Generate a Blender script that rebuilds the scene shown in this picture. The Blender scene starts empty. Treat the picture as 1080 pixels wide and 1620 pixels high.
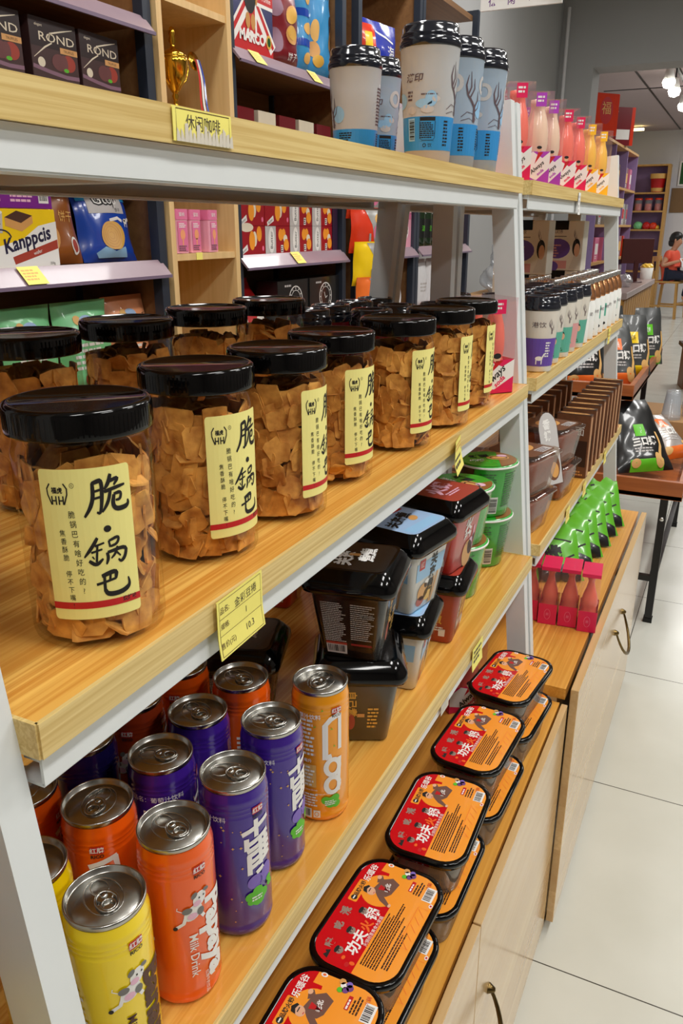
import bpy, bmesh, math, random
from mathutils import Vector, Matrix
from math import sin, cos, pi, radians as RAD
S = bpy.context.scene
COL = S.collection
# ---------------------------------------------------------------- camera
cam_d = bpy.data.cameras.new('camera'); cam = bpy.data.objects.new('camera', cam_d); COL.objects.link(cam)
cam_d.sensor_fit = 'VERTICAL'; cam_d.sensor_height = 36.0; cam_d.lens = 36.0*1270.0/1620.0
cam.location = (0, 0, 1.6); cam.rotation_euler = (RAD(90-19.57), 0, RAD(25.9))
cam_d.clip_start = 0.02; S.camera = cam
# ---------------------------------------------------------------- world, lights, exposure
S.view_settings.view_transform = 'Standard'; S.view_settings.look = 'None'
S.view_settings.gamma = 1.0; S.view_settings.use_curve_mapping = False
S.view_settings.exposure = -0.2
S.cycles.use_denoising = True
S.cycles.max_bounces = 14; S.cycles.transparent_max_bounces = 28
S.cycles.glossy_bounces = 5; S.cycles.diffuse_bounces = 4; S.cycles.transmission_bounces = 8
S.cycles.caustics_reflective = False; S.cycles.caustics_refractive = False
S.cycles.sample_clamp_indirect = 4.0
W = bpy.data.worlds.new('world'); S.world = W; W.use_nodes = True
W.node_tree.nodes['Background'].inputs[0].default_value = (1.0, .97, .93, 1)
W.node_tree.nodes['Background'].inputs[1].default_value = 0.04
def area(name, loc, sx, sy, power, colr=(1, .985, .95), rot=(0, 0, 0)):
    l = bpy.data.lights.new(name, 'AREA'); l.shape = 'RECTANGLE'; l.size = sx; l.size_y = sy
    l.energy = power; l.color = colr
    o = bpy.data.objects.new(name, l); COL.objects.link(o); o.location = loc; o.rotation_euler = rot
    return o
for y in (-1.0, 0.6, 2.2, 3.8, 5.6):
    area('ceiling_lamp_aisle', (0.75, y, 3.42), .30, .9, 27)
for y in (0.2, 1.8, 3.4, 5.4):
    area('ceiling_lamp_back_aisle', (-1.02, y, 3.42), .22, .9, 17)
for y in (0.5, 3.0):
    area('ceiling_lamp_right', (2.1, y, 3.42), .30, .9, 30)
for y in (10.2, 13.2, 16.6):
    area('ceiling_lamp_far_room', (0.2, y, 3.34), .6, 1.2, 55)
# ---------------------------------------------------------------- materials
def lin(c):
    c = c/255.0
    return c/12.92 if c <= .04045 else ((c+.055)/1.055)**2.4
def rgb(c): return (lin(c[0]), lin(c[1]), lin(c[2]), 1)
MC = {}
def mat(name, c, rough=.5, metal=0.0, var=.06, scale=30.0, coat=0.0, trans=0.0, emit=0.0, spec=.5, bump=0.0):
    """Principled material whose colour is varied by a fine procedural noise."""
    if name in MC: return MC[name]
    m = bpy.data.materials.new(name); m.use_nodes = True; MC[name] = m
    nt = m.node_tree; b = nt.nodes['Principled BSDF']
    b.inputs['Roughness'].default_value = rough; b.inputs['Metallic'].default_value = metal
    b.inputs['Coat Weight'].default_value = coat; b.inputs['Coat Roughness'].default_value = .05
    b.inputs['Specular IOR Level'].default_value = spec
    b.inputs['Transmission Weight'].default_value = trans
    col = rgb(c); b.inputs['Base Color'].default_value = col
    tc = nt.nodes.new('ShaderNodeTexCoord'); nz = nt.nodes.new('ShaderNodeTexNoise')
    nz.inputs['Scale'].default_value = scale; nz.inputs['Detail'].default_value = 2
    nt.links.new(tc.outputs['Object'], nz.inputs['Vector'])
    if var > 0:
        mx = nt.nodes.new('ShaderNodeMix'); mx.data_type = 'RGBA'
        mx.inputs['A'].default_value = tuple(v*(1-var) for v in col[:3])+(1,)
        mx.inputs['B'].default_value = tuple(min(1, v*(1+var)) for v in col[:3])+(1,)
        nt.links.new(nz.outputs['Fac'], mx.inputs['Factor']); nt.links.new(mx.outputs['Result'], b.inputs['Base Color'])
    if bump > 0:
        bp = nt.nodes.new('ShaderNodeBump'); bp.inputs['Strength'].default_value = bump; bp.inputs['Distance'].default_value = .002
        nt.links.new(nz.outputs['Fac'], bp.inputs['Height']); nt.links.new(bp.outputs['Normal'], b.inputs['Normal'])
    if emit > 0:
        b.inputs['Emission Color'].default_value = col; b.inputs['Emission Strength'].default_value = emit
    return m
def clear_mat(name, tint=(250, 250, 250), refl=.5, rough=.04, base=.04, frost=0.0, frostc=(220, 220, 220)):
    """Thin clear plastic: transparent film with a fresnel gloss, optionally frosted."""
    if name in MC: return MC[name]
    m = bpy.data.materials.new(name); m.use_nodes = True; MC[name] = m
    nt = m.node_tree; nt.nodes.remove(nt.nodes['Principled BSDF']); out = nt.nodes['Material Output']
    tr = nt.nodes.new('ShaderNodeBsdfTransparent'); tr.inputs[0].default_value = rgb(tint)
    gl = nt.nodes.new('ShaderNodeBsdfGlossy'); gl.inputs['Roughness'].default_value = rough
    lw = nt.nodes.new('ShaderNodeLayerWeight'); lw.inputs['Blend'].default_value = .35
    ma = nt.nodes.new('ShaderNodeMath'); ma.operation = 'MULTIPLY_ADD'; ma.inputs[1].default_value = refl; ma.inputs[2].default_value = base
    nt.links.new(lw.outputs['Facing'], ma.inputs[0])
    pw = nt.nodes.new('ShaderNodeMath'); pw.operation = 'POWER'; pw.inputs[1].default_value = 1.6
    nt.links.new(ma.outputs[0], pw.inputs[0])
    nz = nt.nodes.new('ShaderNodeTexNoise'); nz.inputs['Scale'].default_value = 25
    bp = nt.nodes.new('ShaderNodeBump'); bp.inputs['Strength'].default_value = .12; bp.inputs['Distance'].default_value = .003
    tc = nt.nodes.new('ShaderNodeTexCoord'); nt.links.new(tc.outputs['Object'], nz.inputs['Vector'])
    nt.links.new(nz.outputs['Fac'], bp.inputs['Height']); nt.links.new(bp.outputs['Normal'], gl.inputs['Normal'])
    base_out = tr.outputs[0]
    if frost > 0:
        df = nt.nodes.new('ShaderNodeBsdfDiffuse'); df.inputs[0].default_value = rgb(frostc)
        mf = nt.nodes.new('ShaderNodeMixShader'); mf.inputs[0].default_value = frost
        nt.links.new(tr.outputs[0], mf.inputs[1]); nt.links.new(df.outputs[0], mf.inputs[2]); base_out = mf.outputs[0]
    mx = nt.nodes.new('ShaderNodeMixShader')
    nt.links.new(pw.outputs[0], mx.inputs[0]); nt.links.new(base_out, mx.inputs[1]); nt.links.new(gl.outputs[0], mx.inputs[2])
    nt.links.new(mx.outputs[0], out.inputs['Surface'])
    return m
def wood_mat(name, c1, c2, c3=None, rough=.35, fine=70.0, long=2.2, plank=0.0, axis='Y', coat=.0, contrast=1.0, pax=None):
    """Long-grained wood: stretched noise for the grain, plank-wise tone steps across the board."""
    if name in MC: return MC[name]
    m = bpy.data.materials.new(name); m.use_nodes = True; MC[name] = m
    nt = m.node_tree; N = nt.nodes; L = nt.links; b = N['Principled BSDF']
    b.inputs['Roughness'].default_value = rough; b.inputs['Coat Weight'].default_value = coat; b.inputs['Coat Roughness'].default_value = .12
    tc = N.new('ShaderNodeTexCoord'); mp = N.new('ShaderNodeMapping')
    sc = {'Y': (fine, long, fine), 'X': (long, fine, fine), 'Z': (fine, fine, long)}[axis]
    mp.inputs['Scale'].default_value = sc; L.new(tc.outputs['Object'], mp.inputs['Vector'])
    nz = N.new('ShaderNodeTexNoise'); nz.inputs['Scale'].default_value = 1.0; nz.inputs['Detail'].default_value = 5; nz.inputs['Distortion'].default_value = .6
    L.new(mp.outputs[0], nz.inputs['Vector'])
    cr = N.new('ShaderNodeValToRGB'); e = cr.color_ramp.elements
    e[0].position = .5-.2/contrast; e[0].color = rgb(c2); e[1].position = .5+.2/contrast; e[1].color = rgb(c1)
    L.new(nz.outputs['Fac'], cr.inputs[0]); last = cr.outputs[0]
    if plank > 0:
        sx = N.new('ShaderNodeSeparateXYZ'); L.new(tc.outputs['Object'], sx.inputs[0])
        mm = N.new('ShaderNodeMath'); mm.operation = 'MULTIPLY'; mm.inputs[1].default_value = 1.0/plank
        L.new(sx.outputs[pax if pax is not None else {'Y': 0, 'X': 1, 'Z': 1}[axis]], mm.inputs[0])
        fl = N.new('ShaderNodeMath'); fl.operation = 'FLOOR'; L.new(mm.outputs[0], fl.inputs[0])
        wn = N.new('ShaderNodeTexWhiteNoise'); wn.noise_dimensions = '1D'; L.new(fl.outputs[0], wn.inputs['W'])
        mx = N.new('ShaderNodeMix'); mx.data_type = 'RGBA'; mx.inputs['B'].default_value = rgb(c3 or c2)
        mu = N.new('ShaderNodeMath'); mu.operation = 'MULTIPLY'; mu.inputs[1].default_value = .75; L.new(wn.outputs['Value'], mu.inputs[0])
        L.new(mu.outputs[0], mx.inputs['Factor']); L.new(last, mx.inputs['A']); last = mx.outputs['Result']
    L.new(last, b.inputs['Base Color'])
    return m
# ---------------------------------------------------------------- objects and tags
def tag(o, label=None, cat=None, group=None, kind=None):
    if label: o['label'] = label
    if cat: o['category'] = cat
    if group: o['group'] = group
    if kind: o['kind'] = kind
    return o
def empty(name, loc=(0, 0, 0), rz=0.0, label=None, cat=None, group=None):
    o = bpy.data.objects.new(name, None); COL.objects.link(o); o.empty_display_size = .05
    o.location = loc; o.rotation_euler = (0, 0, rz); return tag(o, label, cat, group)
def kids(o): return [c for c in COL.objects if c.parent == o]
CH = {}
def reg(o, p):
    if p is not None: CH.setdefault(p.name, []).append(o)
def copy_tree(o, parent=None):
    c = o.copy(); COL.objects.link(c)
    if parent is not None: c.parent = parent; reg(c, parent)
    for ch in CH.get(o.name, []): copy_tree(ch, c)
    return c
def dup(o, loc, rz=0.0, label=None, group=None, rx=0.0, ry=0.0):
    c = copy_tree(o); c.location = loc; c.rotation_euler = (rx, ry, rz)
    if label: c['label'] = label
    if group: c['group'] = group
    return c
def part(o, name):
    return [c for c in CH.get(o.name, []) if c.name.split('.')[0] == name]
I4 = Matrix.Identity(4)
def TR(x=0, y=0, z=0, rx=0, ry=0, rz=0, s=1):
    return Matrix.Translation((x, y, z)) @ Matrix.Rotation(rz, 4, 'Z') @ Matrix.Rotation(ry, 4, 'Y') @ Matrix.Rotation(rx, 4, 'X') @ Matrix.Scale(s, 4)
class MB:
    def __init__(s): s.v = []; s.f = []; s.mi = []; s.sm = []; s.mats = []
    def mx(s, m):
        if m not in s.mats: s.mats.append(m)
        return s.mats.index(m)
    def add(s, vs, fs, m, smooth=False, M=None):
        n = len(s.v); k = s.mx(m)
        s.v += [tuple(M @ Vector(p)) if M else tuple(p) for p in vs]
        for f in fs: s.f.append(tuple(i+n for i in f)); s.mi.append(k); s.sm.append(smooth)
        return s
    def box(s, x0, x1, y0, y1, z0, z1, m, M=None, bev=0.0, seg=2):
        if bev > 0:
            b = bmesh.new(); bmesh.ops.create_cube(b, size=1)
            for v in b.verts: v.co = ((x0+x1)/2+v.co.x*(x1-x0), (y0+y1)/2+v.co.y*(y1-y0), (z0+z1)/2+v.co.z*(z1-z0))
            bmesh.ops.bevel(b, geom=list(b.edges), offset=bev, segments=seg, profile=.5, affect='EDGES')
            b.verts.index_update()
            s.add([v.co[:] for v in b.verts], [[v.index for v in f.verts] for f in b.faces], m, False, M); b.free(); return s
        vs = [(x, y, z) for x in (x0, x1) for y in (y0, y1) for z in (z0, z1)]
        return s.add(vs, [(0, 1, 3, 2), (4, 6, 7, 5), (0, 4, 5, 1), (2, 3, 7, 6), (0, 2, 6, 4), (1, 5, 7, 3)], m, False, M)
    def bar(s, a, b, w, d, m, up=(0, 1, 0)):
        """box beam from a to b, w along 'up', d across"""
        a = Vector(a); b = Vector(b); t = (b-a).normalized(); u = Vector(up); u = (u-u.dot(t)*t).normalized(); n = t.cross(u)
        vs = [tuple(p+u*(w/2)*i+n*(d/2)*j) for p in (a, b) for i in (-1, 1) for j in (-1, 1)]
        return s.add(vs, [(0, 1, 3, 2), (4, 6, 7, 5), (0, 4, 5, 1), (2, 3, 7, 6), (0, 2, 6, 4), (1, 5, 7, 3)], m)
    def rings(s, R, m, smooth=True, cap0=True, cap1=True, M=None, closed=False):
        n = len(R[0]); vs = [p for r in R for p in r]; fs = []; k = len(R)
        for i in range(k if closed else k-1):
            j = (i+1) % k
            for a in range(n):
                b = (a+1) % n; fs.append((i*n+a, i*n+b, j*n+b, j*n+a))
        s.add(vs, fs, m, smooth, M)
        if not closed:
            if cap0: s.add(R[0], [tuple(range(n))[::-1]], m, False, M)
            if cap1: s.add(R[-1], [tuple(range(n))], m, False, M)
        return s
    def lathe(s, prof, m, n=40, M=None, cap0=False, cap1=False, smooth=True):
        return s.rings([[(r*cos(2*pi*k/n), r*sin(2*pi*k/n), z) for k in range(n)] for r, z in prof], m, smooth, cap0, cap1, M)
    def tube(s, pts, r, m, n=8, closed=False, M=None):
        P = [Vector(p) for p in pts]; R = []; k = len(P); up = None
        rr = r if isinstance(r, (list, tuple)) else [r]*k
        for i in range(k):
            a = P[i-1] if (i > 0 or closed) else P[i]; b = P[(i+1) % k] if (i < k-1 or closed) else P[i]
            t = (b-a).normalized()
            if up is None: up = Vector((0, 0, 1)) if abs(t.z) < .9 else Vector((1, 0, 0))
            u = (up-up.dot(t)*t).normalized(); w = t.cross(u); up = u
            R.append([tuple(P[i]+u*rr[i]*cos(2*pi*q/n)+w*rr[i]*sin(2*pi*q/n)) for q in range(n)])
        return s.rings(R, m, True, True, True, M, closed)
    def prism(s, poly, z0, z1, m, M=None, smooth=False):
        n = len(poly); vs = [(p[0], p[1], z0) for p in poly]+[(p[0], p[1], z1) for p in poly]
        fs = [tuple(range(n))[::-1], tuple(range(n, 2*n))]+[(i, (i+1) % n, n+(i+1) % n, n+i) for i in range(n)]
        return s.add(vs, fs, m, smooth, M)
    def build(s, name, parent=None, loc=None, rot=None):
        me = bpy.data.meshes.new(name); me.from_pydata(s.v, [], s.f)
        for m in s.mats: me.materials.append(m)
        me.polygons.foreach_set('material_index', s.mi); me.polygons.foreach_set('use_smooth', s.sm)
        me.validate(); me.update()
        o = bpy.data.objects.new(name, me); COL.objects.link(o)
        if parent is not None: o.parent = parent; reg(o, parent)
        if loc: o.location = loc
        if rot: o.rotation_euler = rot
        return o
def rrect(hx, hy, r, n=5, z=0.0, cx=0.0, cy=0.0):
    P = []
    for (sx, sy, a0) in ((1, 1, 0), (-1, 1, pi/2), (-1, -1, pi), (1, -1, 1.5*pi)):
        for k in range(n+1):
            a = a0+pi/2*k/n; P.append((cx+sx*(hx-r)+r*cos(a), cy+sy*(hy-r)+r*sin(a), z))
    return P
# ---------------------------------------------------------------- printed artwork (flat shapes mapped on a surface)
TXT = {}
def glyphs(body, bold=0.0, cjk_step=None):
    key = (body, bold)
    if key in TXT: return TXT[key]
    c = bpy.data.curves.new('t', 'FONT'); c.body = body; c.resolution_u = 2; c.offset = bold; c.align_x = 'CENTER'
    o = bpy.data.objects.new('t', c); COL.objects.link(o)
    me = bpy.data.meshes.new_from_object(o)
    vs = [(v.co.x, v.co.y) for v in me.vertices]; fs = [tuple(p.vertices) for p in me.polygons]
    bpy.data.objects.remove(o); bpy.data.meshes.remove(me); bpy.data.curves.remove(c)
    TXT[key] = (vs, fs); return TXT[key]
class Art:
    def __init__(s): s.q = []; s.L = 1
    def _a(s, vs, fs, m, L=None): s.q.append((vs, fs, m, s.L if L is None else L)); return s
    def poly(s, pts, m, L=None): return s._a(list(pts), [tuple(range(len(pts)))], m, L)
    def rect(s, u0, v0, u1, v1, m, L=None): return s.poly([(u0, v0), (u1, v0), (u1, v1), (u0, v1)], m, L)
    def rr(s, u0, v0, u1, v1, r, m, L=None): return s.poly([(p[0], p[1]) for p in rrect((u1-u0)/2, (v1-v0)/2, r, 4, 0, (u0+u1)/2, (v0+v1)/2)], m, L)
    def ell(s, cu, cv, ru, rv, m, L=None, n=18, rot=0.0):
        return s.poly([(cu+ru*cos(2*pi*k/n)*cos(rot)-rv*sin(2*pi*k/n)*sin(rot), cv+ru*cos(2*pi*k/n)*sin(rot)+rv*sin(2*pi*k/n)*cos(rot)) for k in range(n)], m, L)
    def ring(s, cu, cv, ru, rv, w, m, L=None, a0=0.0, a1=2*pi, n=24, rot=0.0):
        return s.stroke([(cu+(ru*cos(a0+(a1-a0)*k/n))*cos(rot)-(rv*sin(a0+(a1-a0)*k/n))*sin(rot), cv+(ru*cos(a0+(a1-a0)*k/n))*sin(rot)+(rv*sin(a0+(a1-a0)*k/n))*cos(rot)) for k in range(n+1)], w, m, L)
    def stroke(s, pts, w, m, L=None):
        vs = []; n = len(pts)
        ww = w if isinstance(w, (list, tuple)) else [w]*n
        for i in range(n):
            a = pts[max(0, i-1)]; b = pts[min(n-1, i+1)]; dx = b[0]-a[0]; dy = b[1]-a[1]; d = math.hypot(dx, dy) or 1
            nx, ny = -dy/d*ww[i]/2, dx/d*ww[i]/2
            vs += [(pts[i][0]+nx, pts[i][1]+ny), (pts[i][0]-nx, pts[i][1]-ny)]
        return s._a(vs, [(2*i, 2*i+1, 2*i+3, 2*i+2) for i in range(n-1)], m, L)
    def text(s, body, u, v, size, m, L=None, rot=0.0, bold=0.0, sx=1.0, shear=0.0):
        vs, fs = glyphs(body, bold)
        cr, sr = cos(rot), sin(rot); out = []
        for x, y in vs:
            x = (x*sx+shear*y)*size; y = (y-.36)*size; out.append((u+x*cr-y*sr, v+x*sr+y*cr))
        return s._a(out, fs, m, L)
    def vtext(s, body, u, v, size, m, step=None, L=None, bold=0.0, drift=0.0):
        for i, c in enumerate(body):
            if c != ' ': s.text(c, u+drift*i, v-i*(step or size*1.1), size, m, L, 0, bold)
        return s
    def fine(s, u0, v0, u1, v1, rows, m, seed=1, L=None, fill=.55, vert=False):
        """rows of tiny dashes: print too small to read"""
        r = random.Random(seed); W = (u1-u0) if not vert else (v1-v0); H = (v1-v0) if not vert else (u1-u0); vs = []; fs = []
        for i in range(rows):
            b = (i+.5)/rows*H; h = H/rows*fill/2; x = 0.0; end = W*r.uniform(.72, 1)
            while x < end:
                w = min(r.uniform(.5, 1.6)*H/rows, end-x)
                q = [(x, b-h), (x+w, b-h), (x+w, b+h), (x, b+h)]
                if vert: q = [(p[1], p[0]) for p in q]
                k = len(vs); vs += [(u0+p[0], v0+p[1]) for p in q]; fs.append((k, k+1, k+2, k+3)); x += w+.22*H/rows
        return s._a(vs, fs, m, L)
    def barcode(s, u0, v0, w, h, bg, fg, seed=3, L=None, vert=False):
        L = s.L if L is None else L; s.rect(u0, v0, u0+w, v0+h, bg, L); r = random.Random(seed)
        n = 26; a = w if not vert else h; x = a*.08
        while x < a*.92:
            k = r.choice((1, 1, 2, 3))*a/n*.5
            if not vert: s.rect(u0+x, v0+h*.2, u0+x+k, v0+h*.93, fg, L+1)
            else: s.rect(u0+w*.2, v0+x, u0+w*.93, v0+x+k, fg, L+1)
            x += k+r.choice((1, 1, 2))*a/n*.55
        return s
    def put(s, mb, fn, du=None, dv=None, eps=.00022, smooth=False):
        """map every shape with fn(u, v, offset) -> xyz; cut along u / v so it follows curvature"""
        for L in sorted(set(q[3] for q in s.q)):
            qs = [q for q in s.q if q[3] == L]
            b = bmesh.new(); ms = []
            for vs, fs, m, _ in qs:
                if m not in ms: ms.append(m)
                bv = [b.verts.new((p[0], p[1], 0)) for p in vs]
                for f in fs:
                    try: bf = b.faces.new([bv[i] for i in f]); bf.material_index = ms.index(m)
                    except ValueError: pass
            if b.verts:
                for ax, d in ((0, du), (1, dv)):
                    if not d: continue
                    lo = min(v.co[ax] for v in b.verts); hi = max(v.co[ax] for v in b.verts)
                    k = math.floor(lo/d)+1
                    while k*d < hi:
                        co = [0, 0, 0]; no = [0, 0, 0]; co[ax] = k*d; no[ax] = 1
                        bmesh.ops.bisect_plane(b, geom=b.verts[:]+b.edges[:]+b.faces[:], plane_co=co, plane_no=no, dist=1e-7); k += 1
            b.normal_update(); b.verts.index_update()
            for i, m in enumerate(ms):
                fs = []
                for f in b.faces:
                    if f.material_index == i:
                        ix = [v.index for v in f.verts]; fs.append(ix[::-1] if f.normal.z < 0 else ix)
                used = sorted(set(j for f in fs for j in f)); rm = {j: n for n, j in enumerate(used)}
                b.verts.ensure_lookup_table()
                mb.add([fn(b.verts[j].co.x, b.verts[j].co.y, eps*L) for j in used], [[rm[j] for j in f] for f in fs], m, smooth)
            b.free()
        return mb
def flat(O, U, V):
    O, U, V = Vector(O), Vector(U), Vector(V); N = U.cross(V).normalized()
    return lambda u, v, e: tuple(O+U*u+V*v+N*e)
def cyl(R, a0=0.0, z0=0.0):
    """wrap on a cylinder or cone: R number or function of height; u runs to the viewer's right"""
    def f(u, v, e):
        r = R(z0+v) if callable(R) else R
        r0 = R(z0) if callable(R) else R
        a = a0+u/r0; return ((r+e+.00025)*cos(a), (r+e+.00025)*sin(a), z0+v)
    return f
# ---------------------------------------------------------------- shared materials
M_top = wood_mat('shelf wood top', (244, 192, 98), (214, 146, 58), (216, 154, 66), .26, 190, 2.4, .031, 'Y', coat=.3, contrast=2.2)
M_edge = wood_mat('pale wood edge band', (226, 200, 134), (206, 174, 104), None, .45, 260, 3.5, 0, 'Y', contrast=1.8)
M_front = wood_mat('pale cabinet laminate', (228, 196, 144), (212, 174, 120), (198, 158, 106), .17, 75, .7, .061, 'Y', coat=.2, contrast=1.2, pax=2)
M_cabtop = wood_mat('cabinet top wood', (242, 184, 90), (206, 138, 50), (212, 148, 60), .28, 150, 2.0, .043, 'Y', coat=.25, contrast=2.0)
M_white = mat('white powder coated steel', (222, 226, 226), .38, var=.03)
M_bolt = mat('bolt steel', (110, 110, 112), .3, .9)
M_bronze = mat('aged bronze', (112, 92, 55), .28, 1.0, var=.2)
M_black = mat('gloss black plastic', (5, 5, 6), .09, var=.1, spec=.4)
M_blackm = mat('matt black steel', (20, 20, 22), .42)
M_wall = mat('grey wall paint', (172, 172, 172), .85, var=.03, scale=3)
M_wallw = mat('white wall paint', (215, 214, 216), .85, var=.03, scale=3)
M_wallb = mat('taupe wall paint', (112, 104, 98), .8, var=.06, scale=3)
M_ceil = mat('ceiling paint', (190, 188, 186), .9, var=.03, scale=2)
M_paper = mat('white paper', (238, 238, 234), .6, var=.02)
M_ink = mat('black ink', (22, 18, 16), .6, var=.05)
M_inkg = mat('grey ink', (120, 118, 115), .6)
M_wink = mat('white ink', (238, 236, 232), .5, var=.02)
M_yel = mat('yellow tag paper', (246, 234, 120), .6, var=.03)
M_red = mat('label red', (196, 24, 28), .45, var=.03)
# ---------------------------------------------------------------- floor: big glossy tiles with dark joints
def tile_mat():
    m = bpy.data.materials.new('glossy floor tile'); m.use_nodes = True; nt = m.node_tree; N = nt.nodes; L = nt.links
    b = N['Principled BSDF']; b.inputs['Roughness'].default_value = .2; b.inputs['Specular IOR Level'].default_value = .45
    tc = N.new('ShaderNodeTexCoord'); sp = N.new('ShaderNodeSeparateXYZ'); L.new(tc.outputs['Object'], sp.inputs[0])
    d = []
    for ax, o in ((0, -.2165), (1, 1.456)):
        a = N.new('ShaderNodeMath'); a.operation = 'ADD'; a.inputs[1].default_value = -o+.716*40; L.new(sp.outputs[ax], a.inputs[0])
        q = N.new('ShaderNodeMath'); q.operation = 'MODULO'; q.inputs[1].default_value = .716; L.new(a.outputs[0], q.inputs[0])
        p = N.new('ShaderNodeMath'); p.operation = 'PINGPONG'; p.inputs[1].default_value = .358; L.new(q.outputs[0], p.inputs[0]); d.append(p)
    mn = N.new('ShaderNodeMath'); mn.operation = 'MINIMUM'; L.new(d[0].outputs[0], mn.inputs[0]); L.new(d[1].outputs[0], mn.inputs[1])
    lt = N.new('ShaderNodeMath'); lt.operation = 'LESS_THAN'; lt.inputs[1].default_value = .0016; L.new(mn.outputs[0], lt.inputs[0])
    nz = N.new('ShaderNodeTexNoise'); nz.inputs['Scale'].default_value = 5; nz.inputs['Detail'].default_value = 6; L.new(tc.outputs['Object'], nz.inputs['Vector'])
    mx = N.new('ShaderNodeMix'); mx.data_type = 'RGBA'; mx.inputs['A'].default_value = rgb((204, 205, 194)); mx.inputs['B'].default_value = rgb((217, 218, 209)); L.new(nz.outputs['Fac'], mx.inputs['Factor'])
    m2 = N.new('ShaderNodeMix'); m2.data_type = 'RGBA'; m2.inputs['B'].default_value = rgb((70, 66, 58)); L.new(mx.outputs['Result'], m2.inputs['A']); L.new(lt.outputs[0], m2.inputs['Factor'])
    L.new(m2.outputs['Result'], b.inputs['Base Color'])
    r = N.new('ShaderNodeMath'); r.operation = 'MULTIPLY_ADD'; r.inputs[1].default_value = .16; r.inputs[2].default_value = .14; L.new(nz.outputs['Fac'], r.inputs[0]); L.new(r.outputs[0], b.inputs['Roughness'])
    return m
def struct(mb, name): o = mb.build(name); o['kind'] = 'structure'; return o
struct(MB().box(-2.7, 3.2, -2.7, 18.8, -.06, 0, tile_mat()), 'floor')
struct(MB().box(-2.3, 3.2, -2.6, 8.55, 3.5, 3.56, M_ceil), 'ceiling')
M_ceil2 = mat('far room ceiling boards', (176, 160, 160), .8, var=.05, scale=2)
cb = MB(); cb.box(-2.7, 3.2, 8.55, 18.8, 3.4, 3.46, M_ceil2)
for x in (-1.6, -.4, .8): cb.box(x-.012, x+.012, 8.6, 18.5, 3.393, 3.401, M_blackm)
cb.box(-2.2, 3.1, 12.98, 13.02, 3.393, 3.401, M_blackm)
struct(cb, 'ceiling_far_room')
struct(MB().box(-1.95, -1.8, -2.6, 8.2, 0, 3.5, M_wall), 'wall_left')
struct(MB().box(-2.7, -2.55, 8.55, 18.8, 0, 3.4, M_wallw), 'wall_far_room_left')
wf = MB(); wf.box(-2.7, -1.5, 8.2, 8.55, 0, 3.5, M_wall); wf.box(-1.5, 3.2, 8.2, 8.55, 2.93, 3.5, M_wall)
struct(wf, 'wall_far')
struct(MB().box(-2.7, 3.2, 18.6, 18.8, 0, 3.4, M_wallw), 'wall_far_room_end')
struct(MB().box(3.1, 3.2, -2.7, 18.8, 0, 3.5, M_wallb), 'wall_right')
struct(MB().box(-2.3, 3.2, -2.7, -2.6, 0, 3.5, M_wallb), 'wall_back')
struct(MB().lathe([(.016, 0), (.016, 3.4)], M_wallw, 10, TR(-1.735, 8.12, 0)), 'trim_1')   # conduit running up the corner
# ---------------------------------------------------------------- gondola shelves (double sided A-frames)
XC = -.525
def xfront(z): return -.380+(1.680-z)*.102        # front edge of a board at height z
def gondola(y0, y1, label, post_y, zb=.6385):
    L = y1-y0; yc = (y0+y1)/2
    root = empty('display_shelf', (XC, yc, zb), 0, label, 'shelf')
    for z in (1.680, 1.319, .973):
        h = xfront(z)-XC; zz = z-zb
        b = MB(); b.box(-h+.0015, h-.0015, -L/2+.0015, L/2-.0015, zz-.024, zz, M_top)
        bo = b.build('shelf_board', root)
        e = MB()
        for sx in (-1, 1): e.box(sx*h-.0018, sx*h+.0018, -L/2, L/2, zz-.0245, zz+.0005, M_edge)
        for sy in (-1, 1): e.box(-h, h, sy*L/2-.0015, sy*L/2+.0015, zz-.0245, zz+.0005, M_edge)
        e.build('edge_band', bo)
        for sx in (-1, 1):
            m = MB(); m.box(sx*(h-.006)-.0012 if sx > 0 else -(h-.006)-.0012, sx*(h-.006)+.0012, -L/2+.004, L/2-.004, zz-.049, zz-.0245, M_white)
            m.box(min(sx*(h-.006), sx*(h-.03)), max(sx*(h-.006), sx*(h-.03)), -L/2+.004, L/2-.004, zz-.0505, zz-.048, M_white)
            m.box(min(sx*(h-.0075), sx*(h-.02)), max(sx*(h-.0075), sx*(h-.02)), -L/2+.004, L/2-.004, zz-.032, zz-.0247, M_white)
            m.build('shelf_beam', root)
        for q in (-.25, .25): MB().box(-h+.031, h-.031, L*q-.012, L*q+.012, zz-.044, zz-.0245, M_white).build('cross_beam', root)
    for py in post_y:
        for sx in (-1, 0, 1):
            m = MB(); yy = py-yc
            if sx: 
                d = .018
                m.bar((sx*(xfront(zb)-XC-d-.02), yy, 0.0), (sx*(xfront(1.805)-XC-d-.02), yy, 1.805-zb), .025, .04, M_white)
            else: m.bar((0, yy, 0.0), (0, yy, 1.805-zb), .025, .04, M_white)
            p = m.build('post', root)
        m = MB(); m.box(-.085, .085, yy-.012, yy+.012, 1.64-zb, 1.66-zb, M_white); m.build('end_rail', root)
    return root
gondola(.289, 1.512, 'white framed three-tier shelf nearest the camera, holding jars and drink cans', (.275, 1.526))
gondola(1.580, 2.785, 'white framed three-tier shelf farther along, holding milk tea cups and pink bottles', (1.566, 2.799), .6675)
gondola(-.75, .243, 'white framed shelf mostly outside the lower left edge, carrying one yellow can', (-.74, .06))
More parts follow.
